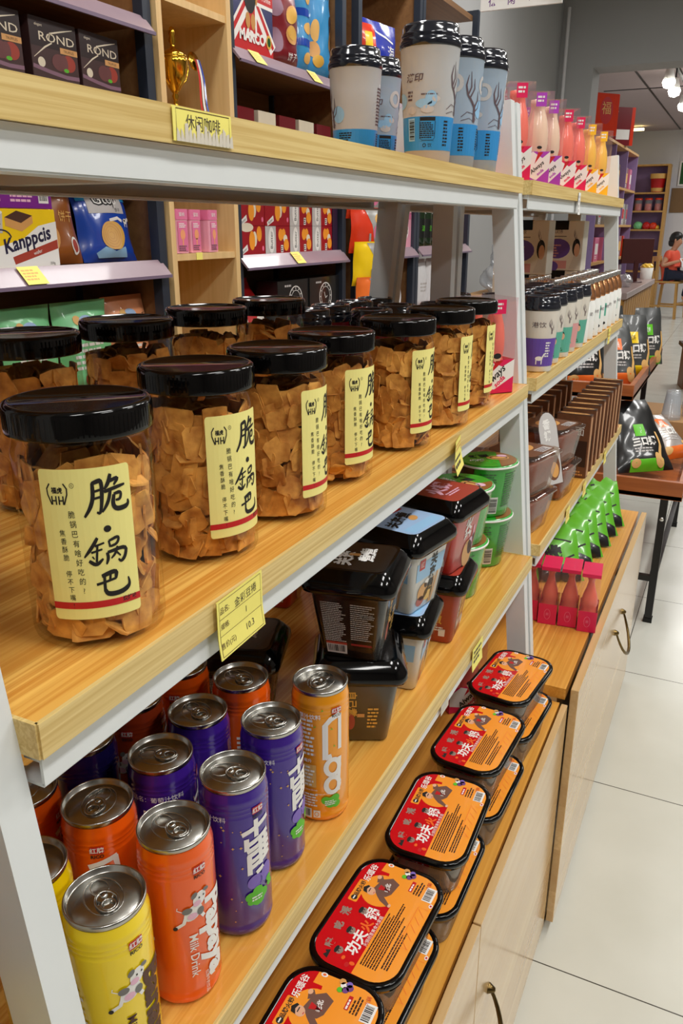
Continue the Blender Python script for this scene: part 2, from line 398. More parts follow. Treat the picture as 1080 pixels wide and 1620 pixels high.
# bolts joining the two frames
for z in (1.655, 1.285):
    b = MB(); b.tube([(xfront(z)-.052, 1.5382, z), (xfront(z)-.052, 1.5538, z)], .005, M_bolt, 8)
    b.lathe([(.0001, 0), (.007, 0), (.007, .004), (.0001, .005)], M_bolt, 8, TR(xfront(z)-.052, 1.541, z, -pi/2, 0, 0))
    o = b.build('frame_bolt'); tag(o, 'steel bolt tying the two white shelf frames together, ' + ('just under the top boards' if z > 1.5 else 'just under the second boards'), 'bolt')
# ---------------------------------------------------------------- base cabinets
def bail(mb, yc, z, w, x):
    pts = [(x+.004+.034*sin(pi*k/14), yc+w*cos(pi*k/14), z-1.2*w*sin(pi*k/14)) for k in range(15)]
    mb.tube(pts, [.0028+.0018*sin(pi*k/14) for k in range(15)], M_bronze, 8)
    for s in (-1, 1): mb.lathe([(.0001, .012), (.004, .011), (.0065, .006), (.009, .0015), (.009, 0)], M_bronze, 12, TR(x, yc+s*w, z, 0, pi/2, 0))
def cabinet(y0, y1, top, label, drawers, proud):
    yc = (y0+y1)/2; L = y1-y0; fx = -.2108-XC
    root = empty('base_cabinet', (XC, yc, 0), 0, label, 'cabinet')
    b = MB(); b.box(-fx+.012, fx-.012-(.014 if proud else 0), -L/2, L/2, .0, top-.026, M_front); b.build('cabinet_body', root)
    b = MB(); b.box(-fx, fx-(.0172 if not proud else .009), -L/2, L/2, top-.026, top, M_cabtop); b.build('cabinet_top', root)
    n = len(drawers); w = L/n
    for i, (hy, hz) in enumerate(drawers):
        a = -L/2+i*w+.0015; c = a+w-.003
        x1 = fx+(.018 if proud else 0.0); x0 = x1-.017+(.0 if proud else .004)
        t = MB(); t.box(x0, x1, a, c, .03, (top+.001 if proud else top), M_front, None, .001, 1)
        d = t.build('drawer_front', root)
        if hy is not None:
            h = MB(); bail(h, hy-yc, hz, .075 if proud else .055, x1); h.build('bail_handle', d)
    return root
cabinet(.262, 1.540, .638, 'wooden base cabinet nearest the camera, under the hot pot boxes', [(None, 0), (.93, .425)], False)
cabinet(1.5515, 2.815, .667, 'wooden base cabinet with its drawer slightly pulled out, under the pink boxes and green bags', [(2.27, .50)], True)
# ---------------------------------------------------------------- jars of rice crisps
Z2 = 1.3195; Z3 = .9735; Z1 = 1.6805
M_jar = clear_mat('clear jar plastic', (252, 250, 246), .42, .03, .03)
def chip_mat():
    m = mat('rice crisp', (190, 116, 40), .7, var=.0)
    nt = m.node_tree; N = nt.nodes; L = nt.links; b = N['Principled BSDF']
    tc = N.new('ShaderNodeTexCoord'); nz = N.new('ShaderNodeTexNoise'); nz.inputs['Scale'].default_value = 90; nz.inputs['Detail'].default_value = 4
    L.new(tc.outputs['Object'], nz.inputs['Vector'])
    n2 = N.new('ShaderNodeTexNoise'); n2.inputs['Scale'].default_value = 22; L.new(tc.outputs['Object'], n2.inputs['Vector'])
    ad = N.new('ShaderNodeMath'); ad.operation = 'MULTIPLY_ADD'; ad.inputs[1].default_value = .6; L.new(nz.outputs['Fac'], ad.inputs[0])
    mu = N.new('ShaderNodeMath'); mu.operation = 'MULTIPLY'; mu.inputs[1].default_value = .45; L.new(n2.outputs['Fac'], mu.inputs[0]); L.new(mu.outputs[0], ad.inputs[2])
    cr = N.new('ShaderNodeValToRGB'); e = cr.color_ramp.elements; e[0].position = .36; e[0].color = rgb((170, 102, 32)); e[1].position = .68; e[1].color = rgb((240, 178, 86))
    L.new(ad.outputs[0], cr.inputs[0]); L.new(cr.outputs[0], b.inputs['Base Color'])
    bp = N.new('ShaderNodeBump'); bp.inputs['Strength'].default_value = .5; bp.inputs['Distance'].default_value = .001
    L.new(nz.outputs['Fac'], bp.inputs['Height']); L.new(bp.outputs['Normal'], b.inputs['Normal'])
    return m
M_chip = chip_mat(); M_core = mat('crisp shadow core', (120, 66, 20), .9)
def chips(seed):
    r = random.Random(seed); mb = MB(); R = .0462
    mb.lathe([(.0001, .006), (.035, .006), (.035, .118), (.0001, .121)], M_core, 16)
    def chip(M, w, h):
        n = 6; P = rrect(w/2, h/2, min(w, h)*.16, 1); P = [(p[0]*(1+r.uniform(-.12, .1)), p[1]*(1+r.uniform(-.12, .1)), 0) for p in P]
        cv = r.uniform(1, 4); t = .0016
        A = [(x, y, -t/2-cv*x*x) for x, y, _ in P]; B = [(x, y, t/2-cv*x*x) for x, y, _ in P]
        k = len(P); mb.add(A+B, [tuple(range(k))[::-1], tuple(range(k, 2*k))]+[(i, (i+1) % k, k+(i+1) % k, k+i) for i in range(k)], M_chip, False, M)
    z = .008
    while z < .126:
        a = r.uniform(0, 1)
        while a < 2*pi+.3:
            flat_ = r.random() < .84
            w = r.uniform(.019, .030); h = r.uniform(.020, .031)
            tilt = r.uniform(-.16, .16) if flat_ else r.uniform(-1.2, 1.2)
            spin = r.uniform(-.5, .5); yaw = r.uniform(-.2, .2) if flat_ else r.uniform(-1.1, 1.1)
            zz = min(.132, max(.013, z+r.uniform(-.006, .008)))
            M = Matrix.Rotation(a, 4, 'Z') @ Matrix.Translation((.0415+r.uniform(-.005, .0015), 0, zz)) @ Matrix.Rotation(yaw, 4, 'Z') @ Matrix.Rotation(pi/2+tilt, 4, 'Y') @ Matrix.Rotation(spin, 4, 'Z')
            chip(M, h*.95, w); a += r.uniform(.34, .56)
        z += .0115
    for k in range(26):
        a = r.uniform(0, 6.3); q = r.uniform(.0, .03)
        chip(TR(q*cos(a), q*sin(a), r.uniform(.118, .134), r.uniform(-1.2, 1.2), r.uniform(-1.2, 1.2), a), .026, .022)
    out = []
    for (x, y, zz) in mb.v:
        d = math.hypot(x, y)
        if d > R: x *= R/d; y *= R/d
        out.append((x, y, min(.1385, max(.0052, zz))))
    mb.v = out
    return mb
M_lab = mat('cream yellow label paper', (246, 236, 146), .5, var=.02)
BRUSH = (  # brush strokes of the three big characters: points on the label (0-1000 both ways, y down), stroke width
    ([(575, 135), (582, 230), (566, 300), (533, 362)], 17, .5), ([(572, 140), (600, 128), (628, 120), (634, 230), (627, 345), (603, 332)], 17, .4), ([(582, 195), (622, 184)], 12, .8), ([(582, 242), (624, 232)], 12, .8),
    ([(682, 86), (670, 145), (645, 185)], 17, .3), ([(664, 138), (738, 110), (704, 162)], 14, .5), ([(644, 200), (705, 182), (775, 166)], 14, .5), ([(684, 192), (672, 270), (636, 336)], 15, .3),
    ([(704, 222), (752, 210), (748, 262), (716, 264)], 13, .5), ([(706, 225), (698, 290), (722, 326), (782, 320), (803, 300), (797, 272)], 19, .3),
    ([(604, 505), (572, 570), (528, 638)], 15, .3), ([(588, 562), (645, 543)], 12, .6), ([(568, 606), (634, 586)], 12, .6), ([(604, 562), (601, 672)], 13, .8), ([(556, 662), (600, 697), (640, 652)], 15, .4), ([(575, 632), (588, 652)], 10, .5),
    ([(672, 532), (682, 578)], 12, .8), ([(672, 534), (738, 506), (727, 560), (684, 573)], 12, .7), ([(662, 612), (672, 650), (660, 695)], 14, .4), ([(666, 612), (786, 584), (780, 655), (752, 692), (733, 668)], 15, .4), ([(727, 578), (716, 625), (688, 658)], 11, .4), ([(720, 616), (748, 648)], 13, .5),
    ([(630, 775), (722, 740), (716, 802)], 18, .6), ([(645, 765), (652, 885)], 17, .8), ([(683, 768), (680, 815)], 14, .8), ([(600, 832), (718, 800)], 14, .7), ([(651, 872), (668, 908), (742, 908), (792, 886), (810, 858), (797, 808)], 20, .25))
def brushed(a):
    def uv(p):
        xl = 250+(p[1]-40)/1040*90; tilt = (p[0]-545)*.045
        return (((p[0]-xl)/555-.5)*.0607/.82, .054-(p[1]+tilt-40)/1040*.108)
    for pts, w, e in BRUSH:
        for _ in range(2 if len(pts) > 2 else 0):
            q = [pts[0]]
            for m, n in zip(pts, pts[1:]): q += [(m[0]*.75+n[0]*.25, m[1]*.75+n[1]*.25), (m[0]*.25+n[0]*.75, m[1]*.25+n[1]*.75)]
            pts = q+[pts[-1]]
        k = len(pts)-1
        a.stroke([uv(p) for p in pts], [w*1.85e-4*(.75+.5*min(1, 4*i/k)*.5 if i < k*.6 else 1-(1-e)*(i/k-.6)/.4) for i in range(k+1)], M_ink, 1)
    a.ell(uv((665, 450))[0], uv((665, 450))[1], .0031, .0024, M_ink, 1)
def jar_label():
    a = Art(); w = .074; h = .108
    a.rr(-w/2, -h/2, w/2, h/2, .003, M_lab, 0)
    a.rect(-w/2, -h/2+.0082, w/2, -h/2+.0132, M_red, 1)
    # large brushed characters down the right half
    brushed(a)
    a.vtext('脆锅巴有啥好吃的?', -.0130, .0230, .0055, M_ink, .00690, 1, .0, .0004)
    a.vtext('焦香酥脆 停不下嘴!', -.0220, .0100, .0050, M_ink, .00590, 1, .0, .0003)
    a.text('烧烤味', .027, -.0425, .0042, M_ink, 1, 0, .02)
    # crest: two bracketing curves, two small characters and a double H
    for s in (-1, 1):
        a.stroke([(-.0225+s*.0055, .0445), (-.0225+s*.0080, .041), (-.0225+s*.0078, .037), (-.0225+s*.0050, .0300)], .0011, M_ink, 1)
        a.stroke([(-.0225+s*.0012, .036), (-.0225+s*.0012, .030)], .0011, M_ink, 1); a.stroke([(-.0225+s*.0045, .036), (-.0225+s*.0045, .030)], .0011, M_ink, 1)
        a.stroke([(-.0225+s*.0012, .0328), (-.0225+s*.0045, .0328)], .0010, M_ink, 1)
    a.text('福虎', -.0225, .0398, .0045, M_ink, 1, 0, .03)
    a.ring(-.0105, .043, .0016, .0016, .0003, M_ink, 1); a.text('R', -.0105, .043, .0018, M_ink, 1)
    return a
def make_jar():
    root = empty('snack_jar')
    b = MB(); b.lathe([(.0440, .0002), (.0468, .0015), (.0480, .006), (.0480, .132), (.0478, .137), (.0462, .1425), (.0448, .146), (.0444, .1475), (.0458, .1485), (.0444, .1495), (.0444, .1510)], M_jar, 56, None, True)
    b.lathe([(.041, .003), (.044, .0035), (.0455, .005)], M_jar, 40)
    b.build('jar_body', root)
    l = MB(); pr = [(.0485, .1500), (.0499, .1508)]
    l.lathe([(.0470, .1500), (.0497, .1500), (.0500, .1512), (.0500, .1670), (.0490, .1692), (.0470, .1700), (.0452, .1698), (.0446, .1688), (.0001, .1686)], M_black, 64)
    for k in range(90):
        t = 2*pi*k/90; l.box(.0497, .05012, -.0006, .0006, .153, .1655, M_black, Matrix.Rotation(t, 4, 'Z'))
    l.build('screw_lid', root)
    d = MB(); lab = jar_label(); lab.q = [([(x*.82, y) for x, y in q[0]],)+q[1:] for q in lab.q]; lab.put(d, cyl(.0482, 0, .0785), .004); lb = d.build('paper_label', root)
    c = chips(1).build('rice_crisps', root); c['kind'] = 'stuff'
    return root
JAR = make_jar(); CHIP = [None, chips(2).build('x').data, chips(3).build('x').data]
for o in [o for o in COL.objects if o.name.split('.')[0] == 'x']: bpy.data.objects.remove(o)
def place_jar(i, x, y, ang, label, group, first=[True]):
    o = JAR if first[0] else copy_tree(JAR); first[0] = False
    o.location = (x, y, Z2); tag(o, label, 'jar', group)
    part(o, 'paper_label')[0].rotation_euler.z = RAD(ang)
    c = part(o, 'rice_crisps')[0]; c.rotation_euler.z = 1.3*i
    if i > 6: o.scale = (1.08, 1.08, 1.06)
    if i % 3: c.data = CHIP[i % 3]
    return o
G1 = 'front row of rice crisp jars'
place_jar(0, -.402, .412, -47, 'black-lidded jar of rice crisps nearest the camera, its whole yellow label in view', G1)
place_jar(1, -.417, .571, -13, 'black-lidded jar of rice crisps, second from the camera in the front row', G1)
place_jar(2, -.407, .693, 3, 'black-lidded jar of rice crisps, third from the camera in the front row', G1)
place_jar(3, -.414, .827, -10, 'black-lidded jar of rice crisps, middle one of the seven in the front row', G1)
place_jar(4, -.401, .995, -9, 'black-lidded jar of rice crisps, fifth from the camera in the front row', G1)
place_jar(5, -.394, 1.142, 4, 'black-lidded jar of rice crisps, last but one before the pink bottle pack', G1)
place_jar(6, -.402, 1.291, 9, 'black-lidded jar of rice crisps standing directly beside the pink bottle pack', G1)
G2 = 'back row of rice crisp jars'
place_jar(7, -.650, .604, 160, 'back-row jar of rice crisps cut by the left edge, behind the nearest jar', G2)
place_jar(8, -.644, .752, 170, 'back-row jar of rice crisps standing before the two green pouches', G2)
place_jar(9, -.642, .910, 150, 'back-row jar of rice crisps standing below the narrow pale wood column', G2)
place_jar(10, -.636, 1.062, 160, 'back-row jar of rice crisps farthest right, before the black clock boxes', G2)
# ---------------------------------------------------------------- tall drink cans
M_alu = mat('brushed can aluminium', (186, 184, 178), .24, 1.0, var=.08, scale=60)
def can_paint(n, c): return mat(n, c, .22, .15, var=.04, coat=.5)
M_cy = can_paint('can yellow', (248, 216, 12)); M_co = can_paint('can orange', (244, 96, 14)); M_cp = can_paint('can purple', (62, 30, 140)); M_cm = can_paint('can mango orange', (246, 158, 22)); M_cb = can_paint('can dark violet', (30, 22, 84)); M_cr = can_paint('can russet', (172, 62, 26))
M_brn = mat('dark brown ink', (74, 38, 18), .5); M_leaf = mat('leaf green ink', (92, 190, 40), .5); M_lil = mat('lilac ink', (128, 104, 190), .5); M_pink = mat('pink ink', (232, 184, 206), .5); M_star = mat('pale orange ink', (226, 176, 96), .5); M_org = mat('orange ink', (244, 150, 60), .5)
RB = .0315
def can_r(z):
    if z < .152: return RB
    return RB-.0024*(z-.152)/.008
def cow(a, u, v, s):
    """black and white leaping cow"""
    a.ell(u, v, .0085*s, .0062*s, M_wink, 1, rot=.7); a.ell(u+.006*s, v+.011*s, .0055*s, .0068*s, M_wink, 1, rot=-.5)
    a.ell(u+.0015*s, v+.016*s, .0032*s, .0022*s, M_inkg, 2, rot=.9); a.ell(u+.012*s, v+.0165*s, .0028*s, .0018*s, M_inkg, 2, rot=-.4)
    a.ell(u+.0035*s, v+.0075*s, .0034*s, .0026*s, M_pink, 2); a.ell(u+.0055*s, v+.012*s, .0007*s, .0009*s, M_ink, 2); a.ell(u+.0095*s, v+.0125*s, .0007*s, .0009*s, M_ink, 2)
    a.ell(u-.0048*s, v+.0035*s, .004*s, .003*s, M_inkg, 2); a.ell(u+.006*s, v-.001*s, .003*s, .0038*s, M_inkg, 2); a.ell(u-.001*s, v-.0028*s, .004*s, .003*s, M_pink, 2)
    a.stroke([(u-.006*s, v-.002*s), (u-.008*s, v-.008*s), (u-.0135*s, v-.011*s)], .0030*s, M_wink, 1); a.ell(u-.0145*s, v-.0115*s, .0018*s, .0018*s, M_ink, 2)
    a.stroke([(u+.006*s, v-.003*s), (u+.009*s, v-.0085*s)], .0030*s, M_wink, 1); a.stroke([(u-.008*s, v+.003*s), (u-.0125*s, v+.006*s), (u-.012*s, v+.0085*s)], .0007*s, M_wink, 1)
def crest(a, u, v):
    a.rr(u-.0058, v-.002, u+.0058, v+.0052, .0006, M_red, 1); a.text('红牌', u, v+.0018, .0058, M_wink, 2, 0, .02); a.text('RICO', u, v-.0046, .0046, M_ink, 1, 0, .03)
def art_milk(a, drink, tint, word):
    # u=0 is the cow; the script name runs down to its right
    crest(a, .006, .139); cow(a, -.002, .100, 1.05)
    a.text('Milk Drink', -.003, .055, .0105, drink, 1, -pi/2, .01)
    a.text(word, .0215, .066, .031, tint, 1, -pi/2, .05, 1.0, .12); a.fine(.0345, .02, .0365, .12, 1, drink, 5, 1, .5, True)
    a.text('红牌牛奶饮品', .0065, .020, .0040, drink, 1, -pi/2)
    # the other side: a big brushed letter shape and fine print
    for s in (.055,):
        crest(a, s-.004, .139); a.stroke([(s-.012, .124), (s+.012, .131)], .0050, M_wink, 1); a.stroke([(s+.010, .131), (s+.0115, .118), (s-.001, .113)], .0050, M_wink, 1); a.stroke([(s-.002, .127), (s-.002, .086)], .0050, M_wink, 1)
    a.fine(-.060, .03, -.036, .11, 14, M_wink, 8, 1)
def art_grape(a):
    W = M_wink; k = .0048
    crest(a, .0045, .139)
    for pts in ([(-.012, .1185), (.017, .1265)], [(.002, .131), (.002, .112)], [(-.008, .113), (-.008, .100)], [(-.008, .1055), (.016, .112)], [(-.008, .0985), (.017, .1045)],
                [(-.0075, .093), (.018, .099)], [(-.006, .0855), (.018, .0925)], [(-.006, .094), (-.006, .072)], [(-.005, .0795), (.018, .0865)], [(.006, .108), (.006, .079)], [(.0125, .109), (.0125, .083)], [(.0005, .0715), (.009, .075)]):
        a.stroke(pts, k, W, 1)
    a.ell(-.0005, .0625, .0086, .0076, M_lil, 0.5 if False else 1, rot=.3); a.ell(.0125, .066, .007, .010, M_lil, 1, rot=-.2); a.ring(-.0005, .0625, .0066, .0056, .0011, M_cp, 2, -.9, .6)
    for (x, y, r) in ((-.006, .047, .0058), (.001, .0515, .0056), (.0065, .0455, .0062), (.0015, .0405, .0066), (-.0055, .0415, .0046), (.0155, .056, .004), (.0165, .050, .004)): a.ell(x, y, r, r*.9, M_leaf, 2, 10)
    a.fine(-.0055, .041, .0075, .047, 2, M_wink, 4, 3)
    r = random.Random(5)
    for i in range(14):
        x, y = r.uniform(-.034, -.012), r.uniform(.02, .135)
        s = r.uniform(.0008, .0019); a.poly([(x+s*(1 if q % 2 == 0 else .4)*cos(q*pi/4), y+s*(1 if q % 2 == 0 else .4)*sin(q*pi/4)) for q in range(8)], M_star, 1)
    a.text('品名：葡萄汁饮料', -.050, .136, .0062, W, 1); a.fine(-.064, .03, -.040, .125, 16, W, 9, 1)
def art_mango(a):
    W = M_wink
    a.fine(-.030, .088, -.012, .135, 9, W, 2, 1); a.text('芒果汁饮料', -.021, .1375, .0062, W, 1, 0, .02); a.text('490毫升', -.024, .082, .0048, W, 1, 0, .02)
    a.rect(-.031, .048, -.011, .077, M_star, 1); a.fine(-.030, .049, -.012, .076, 6, W, 3, 2); a.text('Mango Juice Drink', -.021, .0445, .0030, W, 1); a.fine(-.031, .022, -.009, .040, 5, W, 6, 1)
    a.barcode(-.033, .007, .0165, .0125, M_wink, M_ink, 5, 1); a.rect(-.0145, .008, -.007, .0175, M_wink, 1); a.ring(-.0108, .0128, .0022, .0028, .0008, M_cm, 2)
    a.stroke([(-.001, .084), (-.001, .127), (.005, .134), (.016, .138)], .0062, W, 1); a.stroke([(.016, .138), (.016, .094)], .0045, W, 1); a.stroke([(-.001, .086), (.006, .088)], .006, W, 1)
    a.ring(.0075, .073, .0078, .0098, .0056, W, 1); a.ring(.0075, .050, .0078, .0098, .0056, W, 1); a.stroke([(.014, .040), (.016, .084)], .0045, W, 1)
    crest(a, .012, .142); a.text('Mango on the way', -.002, .0395, .0026, W, 1)
    for (x, y, r) in ((.005, .0275, .0072), (-.001, .031, .005), (.010, .032, .0052), (.011, .0245, .005)): a.ell(x, y, r, r, M_leaf, 2, 12)
    a.fine(-.002, .024, .011, .031, 3, W, 5, 3)
    for (x, y) in ((-.004, .146), (.006, .122), (.009, .100), (-.012, .126)): a.ell(x, y, .0012, .0008, M_leaf, 2, 6, .6)
def make_can(paint, art):
    root = empty('drink_can')
    b = MB(); pr = [(.0255, .0012), (.0270, 0), (.0284, .0012), (.0305, .0045), (RB, .0085)]
    for z in (.012,): pr += [(RB, z), (RB-.0007, z+.0022), (RB, z+.0044)]
    pr += [(RB, .1235+.011)]
    for z in (.1360, .1405, .1450): pr += [(RB, z), (RB-.0009, z+.0022), (RB, z+.0044)]
    pr += [(RB-.0008, .1525), (.0298, .1580), (.0292, .1605)]
    b.lathe(pr, paint, 48); a = Art(); art(a); a.put(b, cyl(can_r, 0, 0), .005, None, .00035)
    b.build('can_body', root)
    l = MB(); l.lathe([(.0288, .1600), (.0301, .1630), (.0301, .1652), (.0292, .1662), (.0284, .1655), (.0276, .1612), (.0262, .1606), (.0255, .1616), (.0001, .1616)], M_alu, 48)
    l.tube([(.019*cos(t)+.003, .014*sin(t), .1617) for t in [2*pi*k/24 for k in range(24)]], .0006, M_alu, 6, True)
    l.tube([(.0085*cos(t)+.0125, .0065*sin(t), .1618) for t in [2*pi*k/18 for k in range(18)]], .0005, M_alu, 6, True)
    l.build('can_lid', root)
    t = MB(); out = [(.0105*cos(q)-.0055, .0080*sin(q)*(1 if cos(q) > -.2 else .95), .1640) for q in [2*pi*k/24 for k in range(24)]]
    t.tube(out, .0011, M_alu, 6, True); t.tube([(.0052*cos(q)-.0085, .0052*sin(q), .1638) for q in [2*pi*k/16 for k in range(16)]], .0009, M_alu, 6, True)
    t.prism([(.0052*cos(q)+.0005, .0062*sin(q)) for q in [2*pi*k/16 for k in range(16)]], .1618, .1640, M_alu); t.lathe([(.0026, .1618), (.0026, .1648), (.0001, .1650)], M_alu, 12, TR(.0012, 0, 0))
    t.build('pull_tab', root)
    return root
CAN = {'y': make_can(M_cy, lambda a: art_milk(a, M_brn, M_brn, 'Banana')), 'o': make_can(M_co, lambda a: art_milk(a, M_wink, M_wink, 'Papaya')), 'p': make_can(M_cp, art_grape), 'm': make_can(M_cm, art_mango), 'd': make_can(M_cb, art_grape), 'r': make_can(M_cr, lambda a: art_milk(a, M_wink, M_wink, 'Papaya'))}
used_can = set()
def place_can(k, x, y, ang, tabang, label, g):
    o = CAN[k] if k not in used_can else copy_tree(CAN[k]); used_can.add(k)
    o.location = (x, y, Z3); tag(o, label, 'can', g)
    part(o, 'can_body')[0].rotation_euler.z = RAD(ang)
    for q in ('can_lid', 'pull_tab'): part(o, q)[0].rotation_euler.z = RAD(tabang)
GY, GO, GP = 'yellow milk drink cans', 'orange milk drink cans', 'purple grape drink cans'
place_can('y', -.357, .338, -22, 150, 'yellow milk drink can in the front row beside the white post', GY)
place_can('o', -.357, .420, -28, 165, 'orange milk drink can in the front row beside the nearest yellow can', GO)
place_can('p', -.352, .500, -24, 190, 'purple grape drink can in the front row beside the orange can', GP)
place_can('p', -.362, .585, -8, 185, 'purple grape drink can in the front row beside the mango can', GP)
place_can('m', -.352, .672, -52, 100, 'mango orange can at the right end of the front row', 'mango drink can')
place_can('y', -.432, .336, 160, 150, 'yellow can in the second row, mostly hidden behind the white post', GY)
place_can('o', -.433, .415, -146, 110, 'orange can in the second row with a big cream letter in view', GO)
place_can('p', -.427, .493, 30, 195, 'purple can in the second row behind the front purple can', GP)
place_can('p', -.437, .566, 180, 150, 'purple can in the second row, farther from the camera', GP)
place_can('o', -.433, .640, 40, 160, 'orange can at the right end of the second row', GO)
place_can('o', -.505, .400, -75, 120, 'orange can in the third row peeking out beside the white post', GO)
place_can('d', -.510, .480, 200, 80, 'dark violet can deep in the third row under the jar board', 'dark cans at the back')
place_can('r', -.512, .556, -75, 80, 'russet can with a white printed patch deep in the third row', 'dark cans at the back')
place_can('o', -.508, .632, 200, 40, 'orange can in the third row, its right shoulder showing below the board', GO)
place_can('y', -.372, .198, -62, 100, 'yellow can left of the white post at the lower left edge', GY)
# ---------------------------------------------------------------- sealed milk tea cups on the top board
M_frost = clear_mat('frosted cup plastic', (235, 238, 240), .35, .12, .04, .78, (204, 206, 208))
M_frostb = clear_mat('blue clouded cup plastic', (205, 220, 238), .35, .12, .04, .72, (184, 202, 220))
M_navy = mat('gloss navy black plastic', (26, 30, 40), .13, var=.1, coat=.5)
M_blue = mat('sky blue sleeve ink', (52, 146, 214), .35, var=.06, coat=.4); M_sky = mat('light blue ink', (150, 196, 232), .4)
M_gry = mat('pale grey ink', (196, 192, 190), .5); M_ant = mat('antler brown ink', (96, 78, 84), .5)
def cup_dome(mb, R, z, h, m, n=44):
    mb.lathe([(R*.99, z), (R*1.035, z+.002), (R*1.04, z+.008), (R*1.0, z+.0115), (R*.985, z+.013), (R*1.0, z+h*.50), (R*.985, z+h*.62), (R*.95, z+h*.66), (R*.945, z+h*.88), (R*.90, z+h), (R*.80, z+h*.99), (R*.78, z+h*.9), (.0001, z+h*.88)], m, n)
def antler(a, u, v, s, m):
    st = lambda p, w: a.stroke([(u+x*s, v+y*s) for x, y in p], [q*s for q in w], m, 2)
    st([(.004, -.030), (.003, -.012), (-.004, -.002), (-.0075, .002)], [.0040, .0034, .0026, .0022]); st([(-.0075, .002), (-.010, .014), (-.0075, .026)], [.0022, .0018, .0006]); st([(-.0075, .002), (-.0035, .012), (-.005, .030)], [.002, .0016, .0005])
    st([(-.004, 0), (.001, .010), (.000, .022)], [.002, .0016, .0005]); st([(.003, -.012), (.008, -.003), (.0075, .008)], [.0026, .0018, .0006]); st([(.003, -.018), (.0095, -.012), (.012, -.002)], [.002, .0015, .0005])
def make_tea(body, blue):
    root = empty('milk_tea_cup'); R0, R1, Hh = .0315, .0415, .150
    rr = lambda z: R0+(R1-R0)*max(0, min(1, z/Hh))
    b = MB(); b.lathe([(.028, .002), (R0-.002, 0), (R0, .002), (rr(.06), .06), (rr(.12), .12), (R1, Hh), (R1+.0015, Hh+.004)], body, 44, None, True)
    b.lathe([(R0-.001, .0205), (.0001, .0205)], M_paper, 24); b.build('cup_body', root)
    a = Art(); C2 = 2*pi*R0
    s = Art(); s.rect(-C2/2, .021, C2/2, .064, M_blue, 0); s.barcode(-.026, .033, .010, .029, M_sky, M_ink, 3, 1, True)
    s.rect(-.009, .033, .010, .063, M_blue, 1); s.rect(-.009, .0585, .010, .063, M_ink, 2); s.fine(-.009, .036, .010, .057, 8, M_ink, 4, 2); s.stroke([(-.009, .058), (-.009, .036), (-.006, .034), (.008, .034), (.010, .037), (.010, .058)], .0006, M_ink, 2)
    s.ring(-.003, .0275, .002, .002, .0008, M_ink, 1); s.text('饮', .004, .0275, .0055, M_ink, 1); s.fine(.022, .026, .030, .060, 8, M_ink, 9, 1); s.fine(-.080, .03, -.06, .06, 9, M_ink, 2, 1); s.fine(.055, .03, .075, .06, 9, M_ink, 2, 1)
    m = MB(); s.put(m, cyl(rr, 0, 0), .005, .02); sl = m.build('blue_sleeve', root)
    a.text('满印', -.017, .112, .011, M_ant, 1, 0, .02, 1, .15); a.fine(-.026, .083, -.018, .097, 3, M_ant, 6, 1); a.fine(-.008, .090, .012, .093, 1, M_ant, 2, 1); a.fine(-.085, .07, -.055, .125, 12, M_ant, 4, 1)
    for x in (.040, -.058+.0): antler(a, x, .100, 1.1, M_ant)
    for x, y, rx, ry, mm in ((-.004, .080, .011, .006, M_sky), (.004, .086, .007, .010, M_sky), (.0, .073, .008, .005, M_gry), (.010, .086, .005, .004, M_gry), (-.020, .072, .006, .005, M_gry), (.055, .085, .010, .012, M_sky), (-.040, .085, .012, .01, M_sky)): a.ell(x, y, rx, ry, mm, 1)
    for x in (.036, -.064): a.stroke([(x-.012, .073), (x-.004, .080), (x+.006, .078), (x+.012, .070)], .0009, M_ant, 2); a.stroke([(x-.012, .068), (x, .072), (x+.010, .066)], .0007, M_ant, 2)
    if blue:
        for x in (.015, -.02, .06): a.ring(x, .118, .008, .010, .005, M_gry, 1)
    m = MB(); a.put(m, cyl(rr, 0, 0), .005, .02); pr = m.build('printed_art', root)
    l = MB(); cup_dome(l, R1, Hh, .030, M_navy); l.build('dome_lid', root)
    return root
T1 = make_tea(M_frost, False); T2 = make_tea(M_frostb, True)
GT = 'milk tea cups on the top board'
def put_tea(o, x, y, ang, label, first):
    c = o if first else copy_tree(o)
    c.location = (x, y, Z1); c.rotation_euler.z = RAD(ang); tag(c, label, 'cup', GT); return c
put_tea(T1, -.443, 1.196, -72, 'largest frosted milk tea cup, nearest to the board edge with barcode in view', True)
put_tea(T1, -.602, 1.290, 150, 'leftmost frosted milk tea cup on the top board, printed with a text column', False)
put_tea(T2, -.606, 1.382, -40, 'blue clouded cup at the back, between the leftmost cup and the largest cup', True)
put_tea(T2, -.438, 1.296, -100, 'milk tea cup directly right of the largest one, dark antlers up its side', False)
put_tea(T2, -.430, 1.396, -92, 'rightmost milk tea cup, beside the top of the white post', False)
# ---------------------------------------------------------------- square snack tubs
M_tubk = mat('tub black plastic', (24, 21, 20), .25, coat=.4); M_tubw = mat('tub white plastic', (222, 222, 218), .35, coat=.3); M_tubr = mat('tub red print', (196, 42, 34), .3, coat=.4); M_tubg = mat('tub deep olive print', (62, 48, 26), .3, coat=.4)
M_gold = mat('gold ink', (222, 172, 70), .4); M_tan = mat('tan food print', (216, 158, 88), .5); M_dimr = mat('dark red print', (140, 30, 26), .5); M_lbl = mat('light blue print', (160, 190, 226), .4); M_brk = mat('brick red print', (168, 62, 46), .4)
M_shrink = clear_mat('shrink film', (255, 255, 255), .30, .08, .015)
def sq(h, r, z, n=6): return rrect(h, h, r, n, z)
def side_fn(k, h0, h1, z1):
    """k-th side of a square taper: u across, v up"""
    M = Matrix.Rotation(k*pi/2, 4, 'Z')
    return lambda u, v, e: tuple(M @ Vector((h0+(h1-h0)*v/z1+e+.0002, u*(h0+(h1-h0)*v/z1)/h1, v)))
